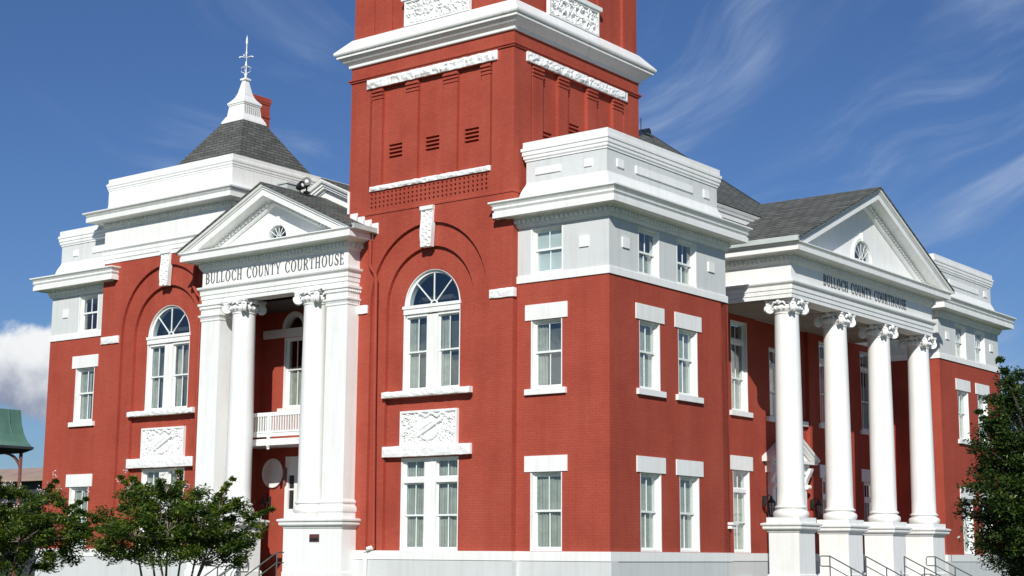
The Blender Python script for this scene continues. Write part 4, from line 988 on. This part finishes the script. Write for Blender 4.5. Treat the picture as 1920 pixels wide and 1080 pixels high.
def floodlight(x, y, z, yaw, label):
    t = thing('floodlight', (x, y, z), label, 'floodlight', 'floodlights on the front portico roof')
    f = Vector((math.sin(yaw), -math.cos(yaw), .25)).normalized()
    b = MB(); b.lathe(Vector((x, y, z + .32)) - f * .16, [(.06, 0), (.11, .06), (.15, .26), (.16, .30), (.13, .30)], 16, axis=f); b.build('housing', M['dark'], t)
    b = MB(); b.lathe(Vector((x, y, z + .32)) + f * .11, [(.085, 0), (.085, .02), (.04, .04), (0, .045)], 16, axis=f); b.build('lens', M['lamp'], t)
    b = MB(); b.tube([(x, y, z), (x, y, z + .2)], .03, 8); b.box(WD, x - .08, x + .08, y - .08, y + .08, z - .05, z + .02); b.build('mount', M['dark'], t)
floodlight(-12.55, .1, 12.14, .75, 'black floodlight with bright lens, upper of the two on the front portico roof')
floodlight(-12.62, -.15, 11.98, 1.5, 'black floodlight turned sideways, lower of the two on the front portico roof')
t = thing('junction_box', (-13.6, .15, 12.2), 'pale boxy cabinet on the ridge of the front portico roof', 'box')
b = MB(); b.box(WD, -13.75, -13.3, -.1, .5, 12.0, 12.52); b.build('cabinet', M['gutter'], t)
b = MB(); b.box(WD, -13.79, -13.26, -.14, .54, 12.52, 12.57); b.build('lid', M['gutter'], t)

def handrail(o, dirv, run, label, group, z=-.05, drop=.55, loop=.36):
    """tubular stair rail: top bar and middle bar going down along dirv, return loop at the top"""
    t = thing('handrail', (o[0], o[1], -.95), label, 'handrail', group)
    o = Vector((o[0], o[1], z)); d = Vector((dirv[0], dirv[1], -drop)); h = Vector((dirv[0], dirv[1], 0))
    b = MB(); e = o + d * run
    b.tube([o, e], .022, 8); b.build('top_rail', M['rail'], t)
    b = MB(); b.tube([o + Vector((0, 0, -.33)), e + Vector((0, 0, -.33))], .018, 8); b.build('middle_rail', M['rail'], t)
    for k in (0, .5, 1):
        p = o + d * run * k; b = MB(); b.tube([p, (p.x, p.y, p.z - .92)], .022, 8); b.build('post', M['rail'], t)
    if loop:
        c = .06; a = o; q = o - h * loop
        b = MB(); b.tube([a, q + h * c, q + h * .02 + Vector((0, 0, -.02)), q + Vector((0, 0, -c)), q + Vector((0, 0, -.33 + c)), q + h * .02 + Vector((0, 0, -.31)), q + h * c + Vector((0, 0, -.33)), a + Vector((0, 0, -.33))], .02, 8)
        b.build('return_loop', M['rail'], t)
    return t
gs = 'tubular handrails on the side steps'
handrail((1.35, 10.95), (1, 0), 1.5, 'leftmost handrail of the side steps, with a squared loop, in front of the first pedestal', gs, drop=.5)
handrail((1.35, 13.70), (1, 0), 1.5, 'second handrail of the side steps from the left, starting at the second pedestal', gs, loop=0, drop=.5)
handrail((1.35, 16.90), (1, 0), 1.5, 'third handrail of the side steps from the left, starting at the third pedestal', gs, loop=0, drop=.5)
handrail((1.35, 19.72), (1, 0), 1.5, 'rightmost handrail of the side steps, with a squared loop, before the last pedestal', gs, drop=.5)
gf = 'tubular handrails on the front steps'
handrail((-12.25, -1.05), (0, -1), 1.5, 'handrail with a squared loop against the pedestal right of the front steps', gf, drop=.55)
handrail((-14.1, -1.05), (0, -1), 1.7, 'handrail at the left side of the front steps, behind the small tree', gf, drop=.55)
handrail((-13.35, -1.6), (0, -1), 1.3, 'lower handrail in the middle of the front steps', gf, z=-.35, drop=.55)

# ------------------------------------------------------------------ ground
def sheet(name, x0, x1, y0, y1, z, mat, n=1):
    b = MB(); b.add([(x0, y0, z), (x1, y0, z), (x1, y1, z), (x0, y1, z)], [(0, 1, 2, 3)])
    o = b.build(name, mat, recalc=False); tag(o, None, None, None, 'structure'); return o
sheet('ground', -900, 900, -900, 900, -1.72, M['grass'])
b = MB(); b.box(WD, -40, 14, -14, -11.4, -1.74, -1.64); b.box(WD, 11.4, 14, -11.4, 60, -1.74, -1.64); b.box(WD, -14.6, -11.8, -11.4, -2.2, -1.74, -1.645); b.box(WD, 2.8, 11.4, 10.6, 20.7, -1.74, -1.645)
tag(b.build('pavement', M['concrete']), None, None, None, 'structure')
b = MB(); b.add([(-300, -36, -1.716), (300, -36, -1.716), (300, -22.9, -1.716), (-300, -22.9, -1.716)], [(0, 1, 2, 3)])
tag(b.build('road', M['asphalt'], recalc=False), None, None, None, 'structure')
b = MB(); b.box(WD, -300, 300, -22.9, -22.72, -1.75, -1.60); tag(b.build('kerb', M['concrete']), None, None, None, 'structure')

# ------------------------------------------------------------------ neighbouring buildings (left edge)
t = thing('porch_house', (-45.56, 2.3, -1.65), 'shaded house with a flared green copper roof and a porch post', 'house')
ex, ez = -39.26, 4.86
b = MB(); P = []
cxh, cyh = -45.56, 2.3
for hx_, hy_, z in ((6.3, 6.3, 4.86), (6.16, 6.16, 5.08), (6.02, 6.02, 5.45), (5.92, 5.92, 5.95), (5.86, 5.86, 6.62), (2.5, 2.5, 6.75)):
    P.append((hx_, z))
b.ring(cxh, cxh, cyh, cyh, [(h, z) for h, z in P]); b.build('copper_roof', M['copper'], t)
b = MB()
for k in range(13):
    u = cyh - 5.6 + k * .93; v = cxh - 5.6 + k * .93
    b.tube([(cxh + h + .02, cyh + (u - cyh) * h / 6.3, z) for h, z in P[:5]], .03, 5)
    b.tube([(cxh + (v - cxh) * h / 6.3, cyh - h - .02, z) for h, z in P[:5]], .03, 5)
b.build('standing_seam', M['copper'], t)
b = MB(); b.ring(cxh, cxh, cyh, cyh, [(6.0, 4.55), (6.15, 4.62), (6.35, 4.74), (6.36, 4.86), (6, 4.87)]); b.build('eave', M['far_wall'], t)
b = MB(); b.box(WD, cxh - 4.8, cxh + 4.8, cyh - 4.8, cyh + 4.8, -1.7, 4.8); b.build('wall', M['far_wall'], t)
for i, (px_, py_) in enumerate(((cxh + 5.95, cyh + 5.95), (cxh + 5.95, cyh + 1.5), (cxh + 5.95, cyh - 3), (cxh + 1.5, cyh - 5.9))):
    b = MB(); b.box(WD, px_ - .06, px_ + .06, py_ - .06, py_ + .06, -1.7, 4.55)
    for s, ax in ((-1, 0), (1, 1)):
        pts = [Vector((px_, py_, 3.55)) + (Vector((-1, 0, 0)) if ax == 0 else Vector((0, -1, 0))) * (.9 * (1 - math.cos(a))) + Vector((0, 0, .95 * math.sin(a))) for a in [PI / 2 * q / 6 for q in range(7)]]
        b.tube(pts, .05, 6)
    b.build('porch_post', M['post'], t)
for i in range(2):
    b = MB(); b.box(RT(cxh + 4.8), cyh - 3.4 + i * 4, cyh - 1.6 + i * 4, 1.2, 3.2, 0, .05); w = b.build('window', M['dark'], t)

t = thing('low_building', (-72, 36, -1.65), 'distant low building with a tan roof between the house and the courthouse', 'building')
b = MB(); b.box(WD, -84, -66, 30, 42, -1.7, 4.7); b.build('wall', M['far_wall'], t)
b = MB(); b.ring(-84, -66, 30, 42, [(.8, 4.72), (.8, 4.88), (-2.6, 5.9), (-5.9, 6.0)]); b.build('roof', M['tan'], t)

# ------------------------------------------------------------------ trees
def leaf_mesh(name, tips, mat, parent, n, size, spread, squash=.7, rnd=None, droop=.0):
    rnd = rnd or random; V = []; Fc = []
    for _ in range(n):
        c, w = tips[rnd.randrange(len(tips))]
        r = spread * w * (rnd.random() ** .55)
        a, zz = rnd.random() * 2 * PI, rnd.uniform(-1, 1); q = math.sqrt(1 - zz * zz)
        p = Vector((c[0] + r * q * math.cos(a), c[1] + r * q * math.sin(a), c[2] + r * zz * squash))
        s = size * rnd.uniform(.6, 1.35)
        d = Vector((rnd.gauss(0, 1), rnd.gauss(0, 1), rnd.gauss(-droop, .5))).normalized()
        nrm = Vector((rnd.gauss(0, .6), rnd.gauss(0, .6), 1)).normalized(); sd = d.cross(nrm)
        if sd.length < .1: continue
        sd.normalize(); k = len(V)
        V += [tuple(p), tuple(p + d * s * .5 + sd * s * .27 + Vector((0, 0, s * .05))), tuple(p + d * s), tuple(p + d * s * .5 - sd * s * .27)]
        Fc += [(k, k + 1, k + 2, k + 3)]
    me = bpy.data.meshes.new(name); me.from_pydata(V, [], Fc); me.materials.append(mat)
    o = bpy.data.objects.new(name, me); COL.objects.link(o); adopt(o, parent); return o

def tree(name, base, height, rx, rz, crown_c, label, cat, seed, stems, leafmat, barkmat, nleaf, size, flowers=0, ntips=110, rad=.035, group=None, spread=.33, bottom=-1.0, sprigs=0):
    rnd = random.Random(seed); t = thing(name, base, label, cat, group); base = Vector(base); cc = Vector(crown_c)
    tips = []
    for i in range(ntips):
        a, zz = rnd.random() * 2 * PI, rnd.uniform(bottom, 1); q = math.sqrt(max(0, 1 - zz * zz)); r = rnd.random() ** .4
        bump_ = 1 + .2 * noise.noise(Vector((math.cos(a) * 2 + seed, math.sin(a) * 2, zz * 2)))
        tips.append((Vector((cc.x + rx * q * math.cos(a) * r * bump_, cc.y + rx * q * math.sin(a) * r * bump_, cc.z + rz * zz * r * bump_)), rnd.uniform(.55, 1.15)))
    for i in range(sprigs):
        a = rnd.random() * 2 * PI; zz = rnd.uniform(-.2, 1); q = math.sqrt(1 - zz * zz)
        d = Vector((q * math.cos(a) * rx, q * math.sin(a) * rx, zz * rz))
        for k in range(4): tips.append((cc + d * (.95 + .09 * k) + Vector((0, 0, .03 * k)), .38 - .06 * k))
    b = MB(); forks = []
    for i in range(stems):
        a = 2 * PI * i / stems + rnd.uniform(-.3, .3); lean = rnd.uniform(.35, .6) if stems > 1 else 0
        top = Vector((cc.x + rx * lean * math.cos(a), cc.y + rx * lean * math.sin(a), cc.z - rz * .15))
        p1 = base + Vector((.08 * math.cos(a) * (stems > 1), .08 * math.sin(a) * (stems > 1), 0)); mid = p1.lerp(top, .5) + Vector((rnd.gauss(0, .06), rnd.gauss(0, .06), 0))
        b.tube([p1, p1.lerp(mid, .5) + Vector((rnd.gauss(0, .03), rnd.gauss(0, .03), 0)), mid, top], [rad * 1.3, rad * 1.05, rad * .85, rad * .4], 8); forks += [mid, mid.lerp(top, .5), top]
    b.build('trunk', M[barkmat], t)
    b = MB()
    for c, w in tips[::2]:
        f = min(forks, key=lambda q: (q - c).length + (1 if q.z > c.z else 0)); m = f.lerp(c, .55) + Vector((rnd.gauss(0, .05), rnd.gauss(0, .05), -.03))
        b.tube([f, m, c], [rad * .35, rad * .22, rad * .09], 5)
    b.build('branches', M[barkmat], t)
    leaf_mesh('crown', tips, M[leafmat], t, nleaf, size, spread, .6, rnd)
    if flowers:
        ft = sorted(tips, key=lambda q: -(q[0].z) + rnd.uniform(-.8, .8))[:flowers]
        leaf_mesh('blossom', [(c + Vector((rnd.gauss(0, .1), rnd.gauss(0, .1), .12)), .5) for c, w in ft], M['flower'], t, flowers * 26, .035, .13, 1.2, rnd)
    return t

tree('crape_myrtle', (2.85, -18.2, -1.66), 3.0, 1.56, .84, (2.90, -18.17, .30), 'small multi-stemmed crape myrtle in front of the front steps', 'tree', 3, 9, 'leaf', 'bark', 54000, .062, 18, 260, .028, 'crape myrtles on the lawn', .22, -.75, sprigs=14)
tree('crape_myrtle', (-1.35, -18.95, -1.66), 3.0, 1.72, .92, (-1.4, -18.95, .26), 'crape myrtle with pale blossoms at the left edge of the photo', 'tree', 11, 8, 'leaf', 'bark', 74000, .062, 26, 270, .028, 'crape myrtles on the lawn', .23, -.85, sprigs=12)
tree('magnolia_tree', (14.95, -7.0, -1.68), 6.2, 1.70, 2.42, (14.95, -7.0, 1.25), 'dark broad-leaved evergreen tree at the right edge of the photo', 'tree', 5, 1, 'leaf_dark', 'bark_dark', 150000, .07, 0, 700, .10, None, .33, -.95, sprigs=6)

def hedge(x0, x1, y0, y1, z0, z1, n, label, seed):
    rnd = random.Random(seed)
    tips = [(Vector((rnd.uniform(x0, x1), rnd.uniform(y0, y1), rnd.uniform(z0, z1))), rnd.uniform(.6, 1.2)) for _ in range(160)]
    t = thing('shrub', ((x0 + x1) / 2, (y0 + y1) / 2, -1.68), label, 'shrub', None)
    leaf_mesh('foliage', tips, M['hedge'], t, n, .2, .8, .8, rnd)
    b = MB()
    for k in range(5): b.tube([(x0 + (x1 - x0) * (k + .5) / 5, (y0 + y1) / 2, -1.7), (x0 + (x1 - x0) * (k + .5) / 5 + .2, (y0 + y1) / 2, z0 + .5)], .05, 6)
    b.build('stem', M['bark_dark'], t)
hedge(4, 10, 33, 38, -1.4, 1.6, 16000, 'dark dense shrubs beyond the far end of the side wall', 2)
hedge(-44, -36, 2, 5, -1.4, .2, 12000, 'low dark shrubs in front of the porch house', 4)

# ------------------------------------------------------------------ camera
cam = bpy.data.cameras.new('Camera'); co = bpy.data.objects.new('Camera', cam); COL.objects.link(co)
fw = Vector((-.60208057, .78060317, .16780249)); r2 = Vector((.79250956, .60982263, .00670508)); u2 = Vector((.09709574, -.13702208, .98579783))
mt = Matrix.Identity(4)
for i in range(3): mt[i][0], mt[i][1], mt[i][2] = r2[i], u2[i], -fw[i]
mt[0][3], mt[1][3], mt[2][3] = 24.9289618, -36.9177402, -.0351298773
co.matrix_world = mt; cam.sensor_width = 36; cam.lens = 2924.217 / 1920 * 36; cam.clip_end = 5000; cam.clip_start = .1
S.camera = co

# ------------------------------------------------------------------ light
sun_dir = Vector((.64, -1.0, .69)).normalized()
ld = bpy.data.lights.new('Sun', 'SUN'); ld.energy = 4.6; ld.angle = math.radians(.5); ld.color = (1, .965, .90)
lo = bpy.data.objects.new('Sun', ld); COL.objects.link(lo); lo.rotation_euler = sun_dir.to_track_quat('Z', 'Y').to_euler(); lo.location = (0, -20, 40)
W = bpy.data.worlds.new('World'); S.world = W; W.use_nodes = True; nt = W.node_tree
bg = nt.nodes['Background']
sky = N(nt, 'ShaderNodeTexSky'); sky.sky_type = 'NISHITA'; sky.sun_disc = False
sky.sun_elevation = math.asin(sun_dir.z); sky.sun_rotation = math.atan2(sun_dir.x, sun_dir.y)
sky.air_density = 1.0; sky.dust_density = .3; sky.ozone_density = 2.2; sky.altitude = 0
# clouds: thin wind-drawn cirrus overhead, a cumulus bank low in the west-south-west
tc = N(nt, 'ShaderNodeTexCoord'); vec = tc.outputs['Generated']
def vdot(v, name=None):
    d = N(nt, 'ShaderNodeVectorMath', operation='DOT_PRODUCT'); L(nt, vec, d.inputs[0]); d.inputs[1].default_value = v; return d.outputs['Value']
def math1(op, a, b_=None, c_=None):
    m = N(nt, 'ShaderNodeMath', operation=op)
    for i, q in enumerate((a, b_, c_)):
        if q is None: continue
        if isinstance(q, (int, float)): m.inputs[i].default_value = q
        else: L(nt, q, m.inputs[i])
    return m.outputs[0]
def mrange(x, a, b_, c_=0., d_=1.):
    m = N(nt, 'ShaderNodeMapRange'); m.interpolation_type = 'SMOOTHSTEP'; L(nt, x, m.inputs[0])
    m.inputs[1].default_value = a; m.inputs[2].default_value = b_; m.inputs[3].default_value = c_; m.inputs[4].default_value = d_; return m.outputs[0]
sp = N(nt, 'ShaderNodeSeparateXYZ'); L(nt, vec, sp.inputs[0]); zel = sp.outputs[2]
side = vdot((.7925, .6098, 0.0))          # towards the north-east
# cirrus: azimuth/elevation noise drawn out along slanting lines, rising to the north-east, falling in the south-west
az = math1('ARCTAN2', sp.outputs[0], sp.outputs[1]); el = math1('ARCSINE', zel)
def streaks(theta, su, sv, seed, lo, hi, warp):
    c_, s_ = math.cos(math.radians(theta)), math.sin(math.radians(theta))
    u = math1('ADD', math1('MULTIPLY', az, c_), math1('MULTIPLY', el, s_))
    v = math1('ADD', math1('MULTIPLY', az, -s_), math1('MULTIPLY', el, c_))
    cb = N(nt, 'ShaderNodeCombineXYZ'); L(nt, u, cb.inputs[0]); L(nt, v, cb.inputs[1]); cb.inputs[2].default_value = seed
    w = noise_tex(nt, cb.outputs[0], 2.6, 2, .5)
    wa = N(nt, 'ShaderNodeVectorMath', operation='MULTIPLY_ADD'); L(nt, w.outputs['Color'], wa.inputs[0]); wa.inputs[1].default_value = (warp, warp, 0); L(nt, cb.outputs[0], wa.inputs[2])
    sc = N(nt, 'ShaderNodeVectorMath', operation='MULTIPLY'); L(nt, wa.outputs[0], sc.inputs[0]); sc.inputs[1].default_value = (su, sv, 1)
    n = noise_tex(nt, sc.outputs[0], 1, 8, .6)
    g = noise_tex(nt, cb.outputs[0], 7, 2, .5)
    return math1('MULTIPLY', mrange(n.outputs['Fac'], lo, hi), mrange(g.outputs['Fac'], .36, .60, .10, 1.))
right = streaks(27, 3.4, 25, 6.1, .43, .80, .34)
left = streaks(-32, 5, 17, 8.4, .52, .90, .25)
rm = mrange(side, -.06, .10)
cir = math1('ADD', math1('MULTIPLY', right, rm), math1('MULTIPLY', math1('MULTIPLY', left, math1('SUBTRACT', 1., rm)), .8))
# cumulus bank
cu1 = noise_tex(nt, vec, 16, 10, .56); cu2 = noise_tex(nt, vec, 6, 3, .5)
dens = math1('ADD', math1('MULTIPLY', cu1.outputs['Fac'], .75), math1('MULTIPLY', cu2.outputs['Fac'], .5))
hmask = math1('MULTIPLY', math1('MULTIPLY', mrange(zel, .195, .09), mrange(zel, .07, .10, .45, 1.)), mrange(side, -.19, -.27))
hm2 = math1('MULTIPLY_ADD', hmask, .55, -.30)
cum = mrange(math1('ADD', dens, hm2), .70, .80)
# underside shading of the bank by height and its own noise
shade = mrange(math1('MULTIPLY_ADD', cu1.outputs['Fac'], .16, zel), .155, .215)
ccol = N(nt, 'ShaderNodeMix', data_type='RGBA'); L(nt, shade, ccol.inputs[0]); ccol.inputs[6].default_value = (4.6, 5.4, 7.6, 1); ccol.inputs[7].default_value = (16.5, 16.8, 17.0, 1)
mxa = N(nt, 'ShaderNodeMix', data_type='RGBA'); tint = N(nt, 'ShaderNodeMix', data_type='RGBA', blend_type='MULTIPLY'); tint.inputs[0].default_value = 1; L(nt, sky.outputs[0], tint.inputs[6]); tint.inputs[7].default_value = (.66, .90, 1.34, 1)
L(nt, cir, mxa.inputs[0]); L(nt, tint.outputs[2], mxa.inputs[6]); mxa.inputs[7].default_value = (7.5, 9.4, 13.0, 1)
mxb = N(nt, 'ShaderNodeMix', data_type='RGBA'); L(nt, cum, mxb.inputs[0]); L(nt, mxa.outputs[2], mxb.inputs[6]); L(nt, ccol.outputs[2], mxb.inputs[7])
L(nt, mxb.outputs[2], bg.inputs['Color']); bg.inputs['Strength'].default_value = .055
S.view_settings.view_transform = 'Standard'; S.view_settings.look = 'None'; S.view_settings.exposure = 0; S.view_settings.gamma = 1
S.cycles.max_bounces = 8; S.cycles.transparent_max_bounces = 12
for o in list(COL.objects):
    if '_loc' in o: del o['_loc']
